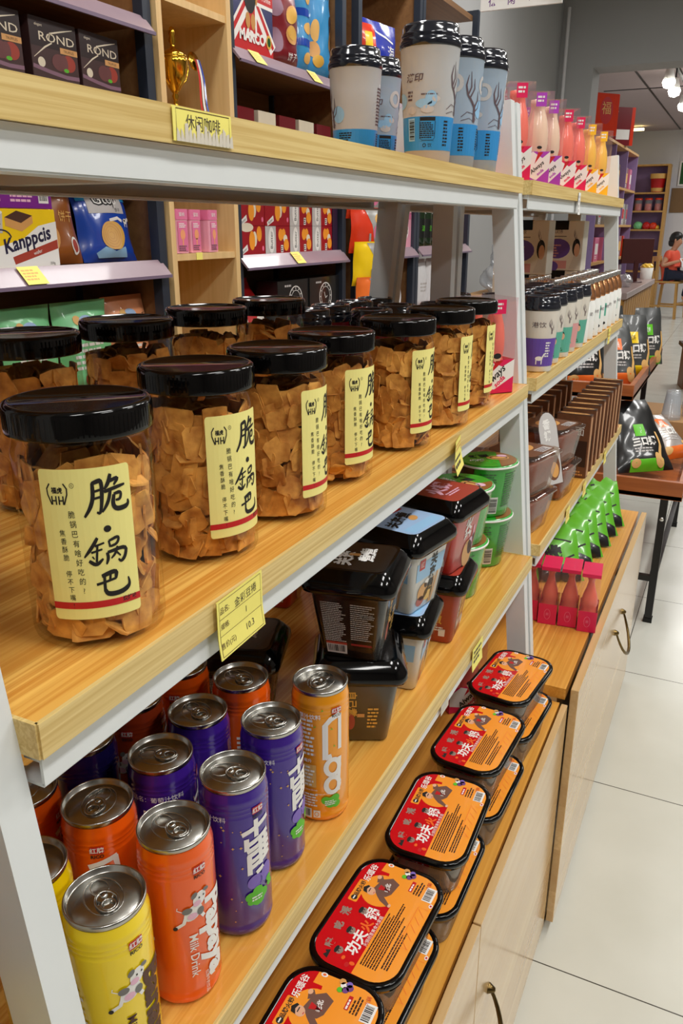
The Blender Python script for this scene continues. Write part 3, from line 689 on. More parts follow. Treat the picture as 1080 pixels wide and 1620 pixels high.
def make_tub(body, top_art, sides, lidm=M_black):
    root = empty('snack_tub'); h0, h1, H = .036, .0500, .1045
    b = MB(); b.rings([sq(h0-.003, .007, 0), sq(h0, .009, .003), sq(h1, .011, H)], body, True, True, True)
    for k, art in sides.items():
        a = Art(); art(a); a.q = [([(x*1.12, y*1.12) for x, y in q[0]],)+q[1:] for q in a.q]; a.put(b, side_fn(k, h0, h1, H))
    b.build('tub_body', root)
    l = MB(); l.rings([sq(h1+.001, .012, H-.012), sq(h1+.0075, .016, H-.010), sq(h1+.0095, .018, H-.004), sq(h1+.0085, .018, H+.004), sq(h1-.001, .013, H+.016), sq(h1-.004, .012, H+.0185)], lidm, True, True, True)
    lo = l.build('tub_lid', root)
    t = MB(); a = Art(); top_art(a); a.q = [([(x*1.12, y*1.12) for x, y in q[0]],)+q[1:] for q in a.q]; a.put(t, flat((0, 0, H+.0187), (0, 1, 0), (-1, 0, 0))); t.build('lid_label', lo)
    w = MB(); w.rings([sq(h0+.0016, .010, .002), sq(h1+.0030, .013, H-.014)], M_shrink, True, False, False)
    w.build('shrink_wrap', root)
    return root
def top_k(a): a.rr(-.038, -.038, .038, .038, .011, M_tubk, 0); a.text('关东', -.008, .012, .020, M_wink, 1, .1, .05); a.text('煮煮', .006, -.010, .018, M_wink, 1, .1, .05); a.rect(.010, .022, .028, .028, M_red, 1); a.rect(.0, -.002, .007, .010, M_tan, 1)
def top_w(a): a.rr(-.040, -.040, .040, .040, .011, M_lbl, 0); a.text('关东煮', -.006, .004, .019, M_ink, 1, .25, .04); a.rect(.010, .022, .032, .032, M_red, 1); a.ell(.012, -.006, .009, .006, M_tan, 1, rot=.5); a.rect(-.040+.006, -.036, .034, -.020, M_sky, 1)
def top_r(a): a.rr(-.040, -.040, .040, .040, .011, M_brk, 0); a.text('火锅', .0, .006, .028, M_pink, 1, .2, .05); a.fine(-.02, -.022, .02, -.012, 2, M_pink, 3, 1)
def side_kinfo(a):
    a.rect(-.034, .012, .034, .076, M_tubk, 0); a.fine(-.033, .022, -.003, .072, 22, M_gry, 2, 1, .45); a.fine(.003, .026, .033, .072, 18, M_gry, 6, 1, .4); a.rect(-.033, .0185, -.003, .0215, M_brk, 1); a.barcode(-.033, .007, .030, .0115, M_gry, M_ink, 5, 1); a.rect(.003, .019, .033, .0215, M_dimr, 1); a.text('关东煮', .022, .058, .006, M_inkg, 2, 0, .03)
def side_kfood(a): a.text('自己煮', -.010, .055, .012, M_gold, 1, -pi/2, .03); a.rect(-.004, .036, .006, .041, M_tan, 1); a.ell(-.014, .03, .007, .012, M_brk, 1); a.fine(.01, .02, .026, .05, 6, M_gold, 3, 1)
def side_w(a):
    a.rect(-.036, .045, .036, .070, M_sky, 0); a.vtext('关东煮', .008, .066, .017, M_ink, .0175, 1, .05); a.rect(-.030, .060, -.016, .074, M_red, 1); a.text('红', -.023, .067, .009, M_wink, 2)
    a.ell(-.012, .026, .016, .012, M_tan, 1); a.ell(.004, .020, .013, .010, M_gold, 1); a.ell(-.018, .014, .012, .007, M_brk, 1); a.stroke([(.018, .005), (.026, .044)], .004, M_tan, 1); a.stroke([(.012, .005), (.017, .040)], .004, M_tan, 1); a.ell(-.004, .036, .007, .006, M_wink, 1)
def side_r1(a): a.vtext('火辣', .002, .068, .022, M_wink, .022, 1, .05, .001); a.ell(.014, .020, .018, .022, M_tan, 1, rot=.6); a.ell(.022, .03, .010, .014, M_pink, 1, rot=.4); a.stroke([(.030, .03), (.024, .06)], .004, M_pink, 1); a.ell(.028, .042, .003, .006, M_ink, 2)
def side_r2(a): a.text('不要', -.010, .060, .017, M_gold, 1, 0, .05); a.text('讲啦', .004, .040, .018, M_gold, 1, 0, .05); a.vtext('好好吃饭', -.026, .066, .010, M_wink, .011, 1, .03); a.fine(-.03, .02, .03, .032, 3, M_wink, 6, 1); a.rect(.018, .012, .030, .024, M_wink, 1); a.ell(-.016, .014, .011, .006, M_dimr, 1)
TK = make_tub(M_tubk, top_k, {0: side_kfood, 3: side_kinfo}); TKO = make_tub(M_tubg, top_k, {0: side_kfood, 3: side_kfood}); TW = make_tub(M_tubw, top_w, {0: side_w, 3: side_w}); TRr = make_tub(M_tubr, top_r, {0: side_r1, 3: side_r2}); TR2 = make_tub(M_brk, top_r, {0: side_r2, 3: side_r2})
def put_at(o, x, y, z, rz, label, cat, group, first):
    c = o if first else copy_tree(o); c.location = (x, y, z); c.rotation_euler.z = RAD(rz); tag(c, label, cat, group); return c
ZS = .1240
GB = 'square snack tubs stacked two high'
put_at(TKO, -.378, .832, Z3, 26, 'lower black tub in the stack beside the mango can', 'tub', GB, True)
put_at(TK, -.378, .824, Z3+ZS, 10, 'black square tub on top with fine print and barcode, nearest stack', 'tub', GB, True)
put_at(TW, -.382, .972, Z3, 8, 'lower white and blue tub with black characters, under the blue-lidded one', 'tub', GB, True)
put_at(TW, -.376, .970, Z3+ZS, -10, 'white tub with a light blue lid label on top of its stack', 'tub', GB, False)
put_at(TR2, -.378, 1.126, Z3, 6, 'lower red tub with yellow characters', 'tub', GB, True)
put_at(TRr, -.372, 1.122, Z3+ZS, -8, 'red tub with a brick red lid label on top of its stack', 'tub', GB, True)
put_at(TK, -.530, .790, Z3, 20, 'black tub standing low behind the nearest black stack', 'tub', 'square tubs at the back', False)
put_at(TK, -.672, .725, Z3, 10, 'black tub at the very back beside the third-row orange can', 'tub', 'square tubs at the back', False)
put_at(TW, -.672, .905, Z3, 10, 'blue and white tub in the dark at the back, left of the black stack', 'tub', 'square tubs at the back', False)
put_at(TRr, -.672, 1.12, Z3, 10, 'red tub in the dark at the back, just under the jar board', 'tub', 'square tubs at the back', False)
# ---------------------------------------------------------------- round instant noodle bowls
M_grn = mat('bright green print', (46, 168, 44), .25, coat=.5); M_grnd = mat('deep green print', (20, 84, 26), .3, coat=.4); M_brown = mat('noodle brown print', (150, 98, 48), .35, coat=.3); M_dkb = mat('dark brown print', (58, 34, 24), .3, coat=.3)
def make_bowl():
    root = empty('noodle_bowl'); r = lambda z: .042+.013*z/.100
    b = MB(); b.lathe([(.036, .003), (.040, 0), (.042, .003), (.055, .100)], M_grn, 48, None, True); b.lathe([(.0552, .098), (.0585, .0985), (.0590, .1005), (.0575, .102), (.0552, .1022)], M_wink, 48)
    a = Art(); a.barcode(-.006, .008, .018, .034, M_wink, M_ink, 7, 1, True)
    a.poly([(-.062, .004), (-.022, .004), (-.028, .03), (-.024, .05), (-.032, .07), (-.027, .098), (-.072, .098)], M_dkb, 1); a.ell(-.042, .04, .010, .016, M_red, 2); a.ell(-.050, .07, .008, .010, M_brk, 2); a.fine(.020, .02, .05, .09, 14, M_grnd, 3, 1); a.fine(-.020, .055, .008, .09, 7, M_grnd, 4, 1)
    a.rect(-.13, .004, -.075, .098, M_grnd, 1)
    a.put(b, cyl(r, 0, 0), .006, .03); b.build('bowl_body', root)
    l = MB(); l.lathe([(.0575, .1022), (.0570, .1035), (.0001, .1040)], M_grn, 48); a = Art(); a.ell(.0, .0, .054, .054, M_grn, 0, 40)
    a.poly([(.056*cos(t)*.97, .056*sin(t)*.97) for t in [-1.3+2.4*k/16 for k in range(17)]], M_brown, 1); a.ell(.020, .006, .022, .014, M_tan, 2); a.ring(.022, .006, .016, .009, .003, M_dkb, 3); a.ell(.030, .018, .010, .008, M_pink, 3); a.text('鲜面', -.014, .018, .020, M_ink, 2, .2, .04); a.text('烧烤', -.022, -.012, .015, M_wink, 2, .2, .05)
    a.put(l, flat((0, 0, .1044), (0, 1, 0), (-1, 0, 0))); l.build('foil_lid', root)
    w = MB(); w.lathe([(.0432, .001), (.0562, .097)], M_shrink, 40); w.build('shrink_wrap', root)
    return root
NB = make_bowl(); GN = 'green noodle bowls stacked two high'
put_at(NB, -.400, 1.290, Z3, -100, 'lower green noodle bowl of the stack behind the red tubs', 'bowl', GN, True)
put_at(NB, -.394, 1.284, Z3+.105, -120, 'upper green noodle bowl right behind the red tub lid', 'bowl', GN, False)
put_at(NB, -.398, 1.452, Z3, -62, 'lower green noodle bowl with a barcode, at the right end of the board', 'bowl', GN, False)
put_at(NB, -.394, 1.450, Z3+.105, -62, 'upper green noodle bowl with a barcode, beside the white post', 'bowl', GN, False)
# ---------------------------------------------------------------- self-heating hot pot boxes on the near cabinet
M_tray = clear_mat('smoky tray plastic', (220, 216, 210), .5, .08, .08, .22, (170, 166, 160)); M_food = mat('packed hot pot contents', (142, 112, 82), .6, var=.6, scale=55)
M_hr = mat('hot pot red film', (204, 14, 28), .22, coat=.6, var=.03); M_ho = mat('hot pot orange film', (250, 158, 52), .22, coat=.6, var=.03); M_or2 = mat('deep orange ink', (236, 104, 34), .4); M_skin0 = mat('printed skin tone', (226, 176, 142), .5); M_jack = mat('printed brown jacket', (112, 78, 66), .5); M_purp = mat('printed purple', (112, 66, 132), .5); M_gdk = mat('grey caricature ink', (150, 128, 116), .5)
def make_hotpot():
    root = empty('hot_pot_box'); L, B, H = .0945, .0605, .0715
    b = MB(); b.rings([rrect(L*.78, B*.74, .024, 6, .0), rrect(L*.80, B*.76, .026, 6, .003), rrect(L*.93, B*.90, .032, 6, H-.010)], M_tray, True, True, False)
    b.build('tray', root)
    c = MB(); c.rings([rrect(L*.74, B*.70, .022, 5, .004), rrect(L*.84, B*.80, .026, 5, H-.020), rrect(L*.7, B*.66, .02, 5, H-.014)], M_food, True, True, True); c.build('packed_contents', root)
    r = MB(); r.rings([rrect(L*.93, B*.90, .032, 8, H-.012), rrect(L, B, .036, 8, H-.011), rrect(L+.0012, B+.0012, .037, 8, H-.004), rrect(L, B, .036, 8, H-.0005), rrect(L-.003, B-.003, .034, 8, H), rrect(L-.0055, B-.0055, .032, 8, H-.0012)], M_black, True, False, True); r.build('lid_rim', root)
    f = MB(); a = Art(); l, w = L-.0062, B-.0062
    out = [(p[0], p[1]) for p in rrect(l, w, .031, 8)]
    a.poly(out, M_ho, 0)
    # u runs along the box, v towards its red side
    clip = [(max(-l, min(l, x)), y) for x, y in out if y > -.0055]
    left = [(x, y) for x, y in out if x < -.0 and y > -.010]
    a.poly([(.022, -.006), (.030, .010), (.072, .018), (.072, .030)]+[(x, y) for x, y in out if y > .0 and x > .06 and y > .028]+[(x, y) for x, y in out if y > .025 and -.06 < x < .06]+[(x, y) for x, y in out if x < -.055 and y > -.0265]+[(-l, -.006)][:0]+[(-.0895, -.010), (-.0855, -.0262)][:0]+[(-l+.0005, -.006)], M_hr, 1)
    a.ell(.040, .016, .027, .0255, M_ho, 2, 28)
    # man in a brown jacket
    a.poly([(.030, .017), (.040, .026), (.058, .022), (.066, .010), (.060, -.002), (.040, .001), (.033, .006)], M_jack, 3); a.poly([(.030, .017), (.024, .010), (.019, -.002), (.023, -.004), (.030, .005), (.036, .012)], M_jack, 3); a.poly([(.050, .026), (.062, .030), (.064, .024), (.056, .018)], M_jack, 3)
    a.ell(.0335, .0275, .0062, .0075, M_skin0, 4, 14, -.6); a.poly([(.028, .030), (.029, .036), (.035, .0385), (.041, .034), (.040, .031), (.034, .033)], M_ink, 5); a.rect(.031, .0285, .0375, .0298, M_ink, 5); a.stroke([(.031, .0225), (.034, .0222)], .0009, M_red, 5)
    a.text('老北', .048, .010, .0075, M_wink, 4, .2, .03); a.ell(.022, -.004, .003, .002, M_skin0, 4); a.ell(.060, .027, .0035, .003, M_skin0, 4); a.poly([(.040, .020), (.044, .004), (.049, .020)], M_red, 4)
    # titles
    a.text('功夫', -.047, .008, .0185, M_wink, 3, .0, .032, 1.0, .1); a.text('火', -.019, .008, .016, M_or2, 3, 0, .035); a.text('锅', .001, .009, .0185, M_wink, 3, 0, .025)
    for x in (-.066, -.034, .0): a.ell(x, .021, .0055, .005, M_gdk, 3); a.ell(x, .0245, .0055, .0026, M_ink, 4); a.ell(x-.002, .021, .0009, .0009, M_ink, 4); a.ell(x+.002, .021, .0009, .0009, M_ink, 4)
    a.text('火锅创意美食大家庭', -.022, -.0032, .0056, M_wink, 3); a.text('嘻', -.062, .036, .012, M_gdk, 3, .1, .05); a.text('吃', -.034, .0385, .012, M_gdk, 3, .2, .05); a.text('派', -.010, .041, .013, M_gdk, 3, .1, .05); a.poly([(-.083, .029), (-.070, .030), (-.073, .036), (-.076, .033), (-.080, .036)], M_ink, 3)
    a.rr(.008, .036, .046, .0485, .002, M_ho, 2); a.ell(.0145, .042, .0042, .0042, M_ink, 3); a.rect(.0115, .0412, .0175, .043, M_wink, 4); a.text('品牌火锅', .031, .042, .0068, M_ink, 3, 0, .03)
    a.text('乐颂谷', .062, .041, .0105, M_wink, 3, 0, .02); a.ell(.0862, .022, .0030, .0042, M_wink, 3); a.ell(.0862, .022, .0016, .002, M_or2, 4)
    for x, y, rr_, mm in ((.083, -.004, .004, M_wink), (.078, -.008, .0042, M_purp), (.082, -.012, .0045, M_purp), (.076, -.002, .0036, M_leaf), (.086, -.010, .004, M_lil), (.087, -.001, .004, M_tan)): a.ell(x, y, rr_, rr_, mm, 4, 10)
    a.rect(.056, -.0205, .074, -.0155, M_red, 3); a.fine(.057, -.020, .073, -.016, 1, M_wink, 3, 4); a.fine(.054, -.033, .078, -.022, 3, M_dkb, 5, 3); a.text('火锅', .076, -.037, .006, M_red, 3); a.barcode(.050, -.050, .024, .0135, M_wink, M_ink, 9, 3); a.ell(.046, -.0515, .0035, .0025, M_wink, 3); a.ell(.046, -.0515, .0018, .0014, M_red, 4)
    a.fine(-.072, -.0305, .034, -.0085, 7, M_dkb, 7, 3); a.fine(-.066, -.043, .010, -.033, 3, M_dkb, 8, 3); a.rect(-.030, -.0520, .040, -.0365, M_ho, 2); a.stroke([(-.028, -.052), (-.028, -.038), (.038, -.038), (.038, -.052)], .0006, M_or2, 3)
    for k in range(5): a.stroke([(-.028+k*.0132, -.050), (-.018+k*.0132, -.040)], .0007, M_or2, 3)
    a.ell(-.073, .012, .0030, .0022, M_or2, 3); a.ell(-.080, .004, .0035, .0028, M_red, 3); a.ell(-.076, -.001, .0026, .0034, M_or2, 3)
    a.put(f, flat((0, 0, H-.0008), (1, 0, 0), (0, 1, 0)), None, None, .00012); f.build('printed_film', root)
    return root
HP = make_hotpot(); ZC = .6385; fst = True
GH1, GH2 = 'upper hot pot boxes', 'lower hot pot boxes'
HPD = [(-.299, .534, 91, 'upper hot pot box nearest the camera, cut by the bottom edge'), (-.299, .723, 88, 'upper hot pot box with the largest lid fully in view, second from the camera'), (-.2925, .934, 92, 'upper hot pot box third from the camera, level with the mango can'), (-.2965, 1.147, 87, 'upper hot pot box fourth from the camera, below the shelf tag'), (-.298, 1.367, 84, 'upper hot pot box farthest away, in front of the pink bottle pack')]
LOW = [(.004, -.02, 90, 'lower hot pot box under the nearest one, only its corner in view'), (.002, -.014, 88, 'lower hot pot box peeking out right of the largest lid'), (.000, -.022, 90, 'lower hot pot box peeking out under the third lid'), (.009, -.020, 88, 'lower hot pot box under the fourth lid, orange edge showing'), (.008, -.008, 86, 'lower hot pot box under the farthest lid')]
for (x, y, rz, lb), (dx, dy, rz2, lb2) in zip(HPD, LOW):
    c = put_at(HP, x+dx, y+dy, ZC, rz2, lb2, 'box', GH2, fst); fst = False
    put_at(HP, x, y, ZC+.0719, rz, lb, 'box', GH1, False)
# ---------------------------------------------------------------- boxed toffee-coloured bottles (clear carton, coloured base)
M_mag = mat('magenta card', (226, 26, 88), .4, coat=.2); M_clr = clear_mat('clear carton film', (255, 246, 248), .5, .08, .06, .06, (244, 226, 230)); M_crl = mat('coral bottle drink', (250, 124, 100), .3, coat=.4, var=.05); M_crlp = mat('pale coral bottle neck', (246, 176, 160), .3, coat=.4); M_vio = mat('violet card', (176, 66, 190), .4, coat=.2); M_cream = mat('cream bottle drink', (240, 222, 188), .3, coat=.4); M_yelc = mat('yellow card', (250, 190, 34), .4, coat=.2); M_ylw = mat('yellow bottle drink', (252, 206, 70), .3, coat=.4); M_pinkc = mat('pink print', (240, 120, 160), .4)
def make_bottles(w, d, h, card, drink, n, top=True, label=True):
    root = empty('bottle_gift_box'); b = MB(); hb = h*.36
    b.box(-d/2, d/2, -w/2, w/2, 0, .001, card)
    a = Art(); a.rect(-w/2, 0, w/2, hb, card, 0)
    if label:
        a.poly([(-w/2, hb*.30), (w*.0, hb*.12), (w/2, hb*.50), (w/2, hb), (w*.2, hb*.80), (-w*.2, hb*1.0), (-w/2, hb*.72)], M_wink, 1); a.text('Always', 0, hb*.52, w*.22, M_ink, 2, .7, .02, 1, .2); a.text('soda', w*.14, hb*.38, w*.16, card, 2, .7, .03); a.ell(w*.05, hb*1.05, w*.09, w*.09, M_skin0, 2); a.ell(w*.05, hb*1.12, w*.1, w*.06, M_ink, 3); a.poly([(-w*.1, hb*.62), (w*.22, hb*.98), (w*.02, hb*.98)], M_red, 2); a.fine(-w*.4, .002, w*.4, .010, 1, card, 4, 2)
    else: a.ring(0, hb*.5, w*.16, hb*.25, .0009, M_pinkc, 1); a.text('果', 0, hb*.5, w*.2, M_pinkc, 2)
    a.put(b, lambda u, v, e: (d/2+e, u, v))
    for pts in ([(d/2, w/2), (-d/2, w/2)], [(-d/2, w/2), (-d/2, -w/2)], [(-d/2, -w/2), (d/2, -w/2)]):
        (x0, y0), (x1, y1) = pts; b.add([(x0, y0, 0), (x1, y1, 0), (x1, y1, hb), (x0, y0, hb)], [(0, 1, 2, 3)], card)
    b.build('card_base', root)
    c = MB(); c.rings([[(d/2, -w/2, z), (d/2, w/2, z), (-d/2, w/2, z), (-d/2, -w/2, z)] for z in (hb, h)], M_clr, False, False, True); c.build('clear_cover', root)
    if top:
        t = MB()
        if label: t.box(d/2, d/2+.0006, -w*.20, w*.20, h*.84, h*.985, card); a = Art(); a.fine(-w*.15, h*.88, w*.15, h*.96, 2, M_wink, 3, 1); a.put(t, lambda u, v, e: (d/2+.0006+e, u, v))
        else: t.box(-d/2, d/2, -w/2, w/2, h, h+.0008, card); t.box(d/2, d/2+.0006, -w/2, w/2, h-.008, h, card)
        t.build('printed_tab' if label else 'top_flap', root)
    R = min(w/n, d)*.485
    for k in range(n):
        m = MB(); y = (k-(n-1)/2)*w/n
        m.lathe([(R*.85, .002), (R, .006), (R, h*.26), (R*.80, h*.33), (R*.96, h*.42), (R*.78, h*.55), (R*.50, h*.67), (R*.36, h*.76), (R*.36, h*.81), (R*.44, h*.82), (R*.44, h*.87), (.0001, h*.88)] if not label else [(R*.85, .002), (R, .006), (R, h*.30), (R*.86, h*.36), (R*.99, h*.45), (R*.96, h*.58), (R*.84, h*.70), (R*.62, h*.80), (R*.56, h*.86), (R*.62, h*.87), (R*.62, h*.93), (.0001, h*.94)], drink, 18, TR(0, y, 0), True)
        m.build('bottle', root)
    return root
PB = make_bottles(.082, .075, .165, M_mag, M_crl, 2)
put_at(PB, -.405, 1.415, Z2, -40, 'pink pack of coral bottles beside the last rice crisp jar', 'bottle pack', 'pink bottle packs', True)
put_at(PB, -.425, 1.450, ZC, -45, 'pink pack of coral bottles low on the cabinet, behind the farthest hot pot box', 'bottle pack', 'pink bottle packs', False)
put_at(PB, -.500, 1.462, Z1, -60, 'pink pack of coral bottles on the top board, mostly behind the rightmost cup', 'bottle pack', 'pink bottle packs', False)
TB = make_bottles(.050, .062, .168, M_mag, M_crl, 1); VB = make_bottles(.050, .062, .168, M_vio, M_cream, 1); YB = make_bottles(.050, .062, .168, M_yelc, M_ylw, 1)
GU = 'bottle packs on the far top board'
put_at(TB, -.432, 1.640, Z1, -62, 'coral bottle pack at the near end of the far top board', 'bottle pack', GU, True)
for i, (o, y, lb, f) in enumerate(((VB, 1.77, 'violet-based bottle pack, nearer of the two', True), (VB, 1.885, 'violet-based bottle pack, farther of the two', False), (TB, 2.04, 'magenta-based bottle pack beside the violet ones', False), (TB, 2.185, 'magenta-based bottle pack beside the yellow ones', False), (YB, 2.345, 'yellow bottle pack, nearer of the two', True), (YB, 2.53, 'yellow bottle pack at the far end of the top board', False))):
    put_at(o, -.424, y, Z1, -66, lb, 'bottle pack', GU, f)
for i, (o, y, nm) in enumerate(((TB, 1.70, 'first'), (VB, 1.83, 'second'), (VB, 1.96, 'third'), (TB, 2.11, 'fourth'), (YB, 2.27, 'fifth'), (YB, 2.44, 'sixth'))):
    put_at(o, -.50, y, Z1, -66, nm + ' bottle pack of the rear row on the far top board', 'bottle pack', 'rear bottle packs on the far top board', False)
FB = make_bottles(.044, .078, .152, M_mag, M_crl, 1, True, False)
for i, (x, lb) in enumerate(((-.232, 'coral bottle pack at the aisle end of the row of four on the drawer cabinet'), (-.280, 'coral bottle pack, second from the aisle in the row of four'), (-.328, 'coral bottle pack, third from the aisle in the row of four'), (-.376, 'coral bottle pack innermost of the row of four, beside the white post'))):
    put_at(FB, x, 1.872+.006*(i % 2), .6675, -84, lb, 'bottle pack', 'row of four pink bottle packs', i == 0)
# ---------------------------------------------------------------- far shelf: milk tea cups and copper topped bottles
M_cupw = mat('cup paper white', (226, 220, 208), .35, coat=.3); M_vi2 = mat('cup violet', (104, 74, 170), .35, coat=.3); M_teal = mat('cup teal green', (96, 178, 156), .35, coat=.3); M_rose = mat('cup rose', (224, 160, 160), .35, coat=.3); M_dred = mat('cup wine red', (104, 18, 30), .25, coat=.5); M_cop = mat('copper foil', (226, 160, 110), .22, .9, var=.25, scale=90); M_sil = mat('silver cap', (214, 212, 208), .25, .9)
def make_cup2(low, up, kind):
    root = empty('milk_tea_cup'); R0, R1, Hh = .029, .0375, .122; r = lambda z: R0+(R1-R0)*z/Hh
    b = MB(); b.lathe([(R0-.003, .001), (R0-.001, 0), (R0, .002), (R1, Hh)], up, 36, None, True); a = Art(); C = 2*pi*R0
    a.rect(-C/2, .012, C/2, .068, low, 1)
    for o in (0, pi*R0):
        if kind == 'deer':
            a.ell(o, .028, .007, .0045, M_wink, 2); a.stroke([(o-.005, .026), (o-.005, .016)], .002, M_wink, 2); a.stroke([(o+.005, .026), (o+.005, .016)], .002, M_wink, 2); a.stroke([(o+.006, .030), (o+.010, .038)], .003, M_wink, 2); a.fine(o+.010, .03, o+.02, .062, 6, M_wink, 4, 2)
        elif kind == 'girl':
            a.ell(o+.004, .050, .0075, .010, M_ink, 2); a.ell(o+.007, .048, .005, .007, M_skin0, 3); a.poly([(o-.012, .020), (o+.016, .022), (o+.006, .042)], M_grnd if False else M_teal, 2); a.fine(o-.016, .015, o+.018, .024, 2, M_grnd, 3, 2)
        else: a.fine(o-.012, .02, o+.014, .06, 8, M_gold, 3, 2)
        a.text('港饮', o-.004, .095, .012, M_ant, 1); antler(a, o+.018, .092, .5, M_ant)
    a.put(b, cyl(r, 0, 0), .006, .03); b.build('cup_body', root)
    l = MB(); cup_dome(l, R1, Hh, .028, M_navy, 36); l.build('dome_lid', root); return root
CU = {'v': make_cup2(M_vi2, M_cupw, 'deer'), 'g': make_cup2(M_teal, M_cupw, 'girl'), 'r': make_cup2(M_rose, M_cupw, 'girl'), 'w': make_cup2(M_dred, M_dred, 'x')}
uc = set()
def cup2(k, x, y, a, lb, g):
    f = k not in uc; uc.add(k); return put_at(CU[k], x, y, Z2, a, lb, 'cup', g, f)
GC = 'milk tea cups along the far middle board'
cup2('v', -.366, 1.680, -72, 'violet and white milk tea cup nearest the white post', GC)
cup2('g', -.374, 1.790, -60, 'teal cup with a girl printed on it, right after the violet cup', GC)
cup2('g', -.372, 1.890, -70, 'second teal cup along the front of the far middle board', GC)
cup2('r', -.374, 1.975, -70, 'rose banded cup among the teal cups', GC)
cup2('g', -.370, 2.060, -66, 'third teal cup, beside the copper-topped bottles', GC)
for i, (k, x, y, lb) in enumerate((('v', -.458, 1.690, 'violet cup in the second row'), ('w', -.450, 1.790, 'wine red cup showing between the white post and the violet cup'), ('g', -.460, 1.880, 'teal cup in the second row, nearer one'), ('g', -.460, 1.970, 'teal cup in the second row, farther one'), ('r', -.458, 2.058, 'rose cup in the second row'), ('w', -.545, 1.660, 'wine red cup in the third row'))):
    cup2(k, x, y, -60, lb, 'milk tea cups behind the front row')
GK = 'wine red cups at the back of the jar board'
for i, (x, y, lb) in enumerate(((-.655, 1.225, 'wine red lidded cup right after the back-row jars'), (-.660, 1.315, 'second wine red cup after the back-row jars'), (-.655, 1.405, 'third wine red cup after the back-row jars'), (-.650, 1.490, 'wine red cup at the far corner of the jar board'), (-.560, 1.270, 'wine red cup in the middle row, beside the centre post'), (-.555, 1.370, 'wine red cup in the middle row behind the last jar'), (-.500, 1.440, 'wine red cup between the last jar and the pink pack'))):
    cup2('w', x, y, 20*i, lb, GK)
def make_bot():
    root = empty('milk_bottle'); b = MB(); b.lathe([(.024, .001), (.0265, 0), (.0275, .003), (.0275, .085), (.0255, .094), (.0245, .100)], M_paper, 30, None, True); a = Art()
    for o in (0, .06, -.06): a.ell(o, .020, .005, .004, M_ink, 1); a.rect(o-.016, .040, o+.004, .075, M_teal, 1); a.text('鲜奶', o+.008, .066, .010, M_ant, 2)
    a.put(b, cyl(.0276, 0, 0), .006); b.build('bottle_label', root)
    g = MB(); g.lathe([(.0245, .100), (.0265, .104), (.0255, .112), (.0235, .122), (.0190, .132), (.0165, .138), (.0165, .144)], M_cop, 30); g.build('copper_neck', root)
    c = MB(); c.lathe([(.0185, .141), (.0190, .143), (.0190, .1525), (.0175, .1545), (.0001, .1550)], M_sil, 30); c.build('screw_cap', root); return root
BO = make_bot(); n = 0
for r_, x in enumerate((-.372, -.440, -.508)):
    for k in range(8 if r_ < 2 else 3):
        y = 2.145+.080*k+.01*r_
        lb = ('nearest', 'second', 'third', 'fourth', 'fifth', 'sixth', 'seventh', 'farthest')[k]+' copper-topped white bottle in the '+('front', 'middle', 'rear')[r_]+' row on the far shelf'
        put_at(BO, x, y, Z2, -70+(k*37+r_*11) % 30, lb, 'bottle', 'copper-topped bottles in three rows', n == 0); n += 1
# cartons of milk tea stacked at the back of that board
M_crt = mat('carton board', (236, 230, 216), .5); M_crts = mat('carton side', (222, 216, 204), .55)
def make_carton():
    root = empty('milk_tea_carton'); b = MB(); w, d, h = .155, .08, .148
    b.box(-d/2, d/2, -w/2, w/2, 0, h, M_crt, None, .0015, 1)
    a = Art(); a.text('港式奶茶', -.01, h-.03, .016, M_ant, 1); antler(a, -.085, h-.045, .7, M_ant); antler(a, .08, h-.045, .7, M_ant); a.fine(-.04, h-.048, .04, h-.043, 1, M_ant, 2, 1)
    a.rect(-w/2+.002, .006, w/2-.03, .030, M_rose, 1); a.ell(.0, .066, .06, .030, M_vi2, 1); a.rect(-.10, .086, -.02, .098, M_dkb, 2); a.ell(-.02, .012, .03, .016, M_vi2, 2); a.fine(-.08, .04, .02, .08, 5, M_rose, 4, 2); a.ell(.088, .070, .018, .026, M_ink, 2); a.ell(.092, .062, .013, .020, M_skin0, 3); a.poly([(.06, .006), (.112, .006), (.112, .05), (.08, .045)], M_crts, 2)
    a.q = [([(x*.66, y) for x, y in q[0]],)+q[1:] for q in a.q]
    a.put(b, lambda u, v, e: (d/2+e, u, v))
    a = Art(); a.vtext('港式奶茶', .0, h-.04, .014, M_ant, .017, 1); a.ell(-.025, .03, .014, .02, M_teal, 1); a.ell(-.025, .1, .012, .012, M_teal, 1)
    a.put(b, lambda u, v, e: (-u, -w/2-e, v)); b.build('printed_carton', root)
    s = MB(); s.box(d/2-.02, d/2+.0018, -.03, .03, h-.026, h+.0012, M_black, None, .001, 1); s.build('carry_handle', root); return root
CT = make_carton(); i = 0
for x, y, nm in ((-.600, 2.46, 'nearer'), (-.552, 2.735, 'farther')):
    for z, lv in ((0, 'lower'), (.1492, 'upper')):
        put_at(CT, x, y, Z2+z, -90, lv+' milk tea carton of the '+nm+' stack at the back of the far shelf', 'carton', 'stacked milk tea cartons', i == 0); i += 1
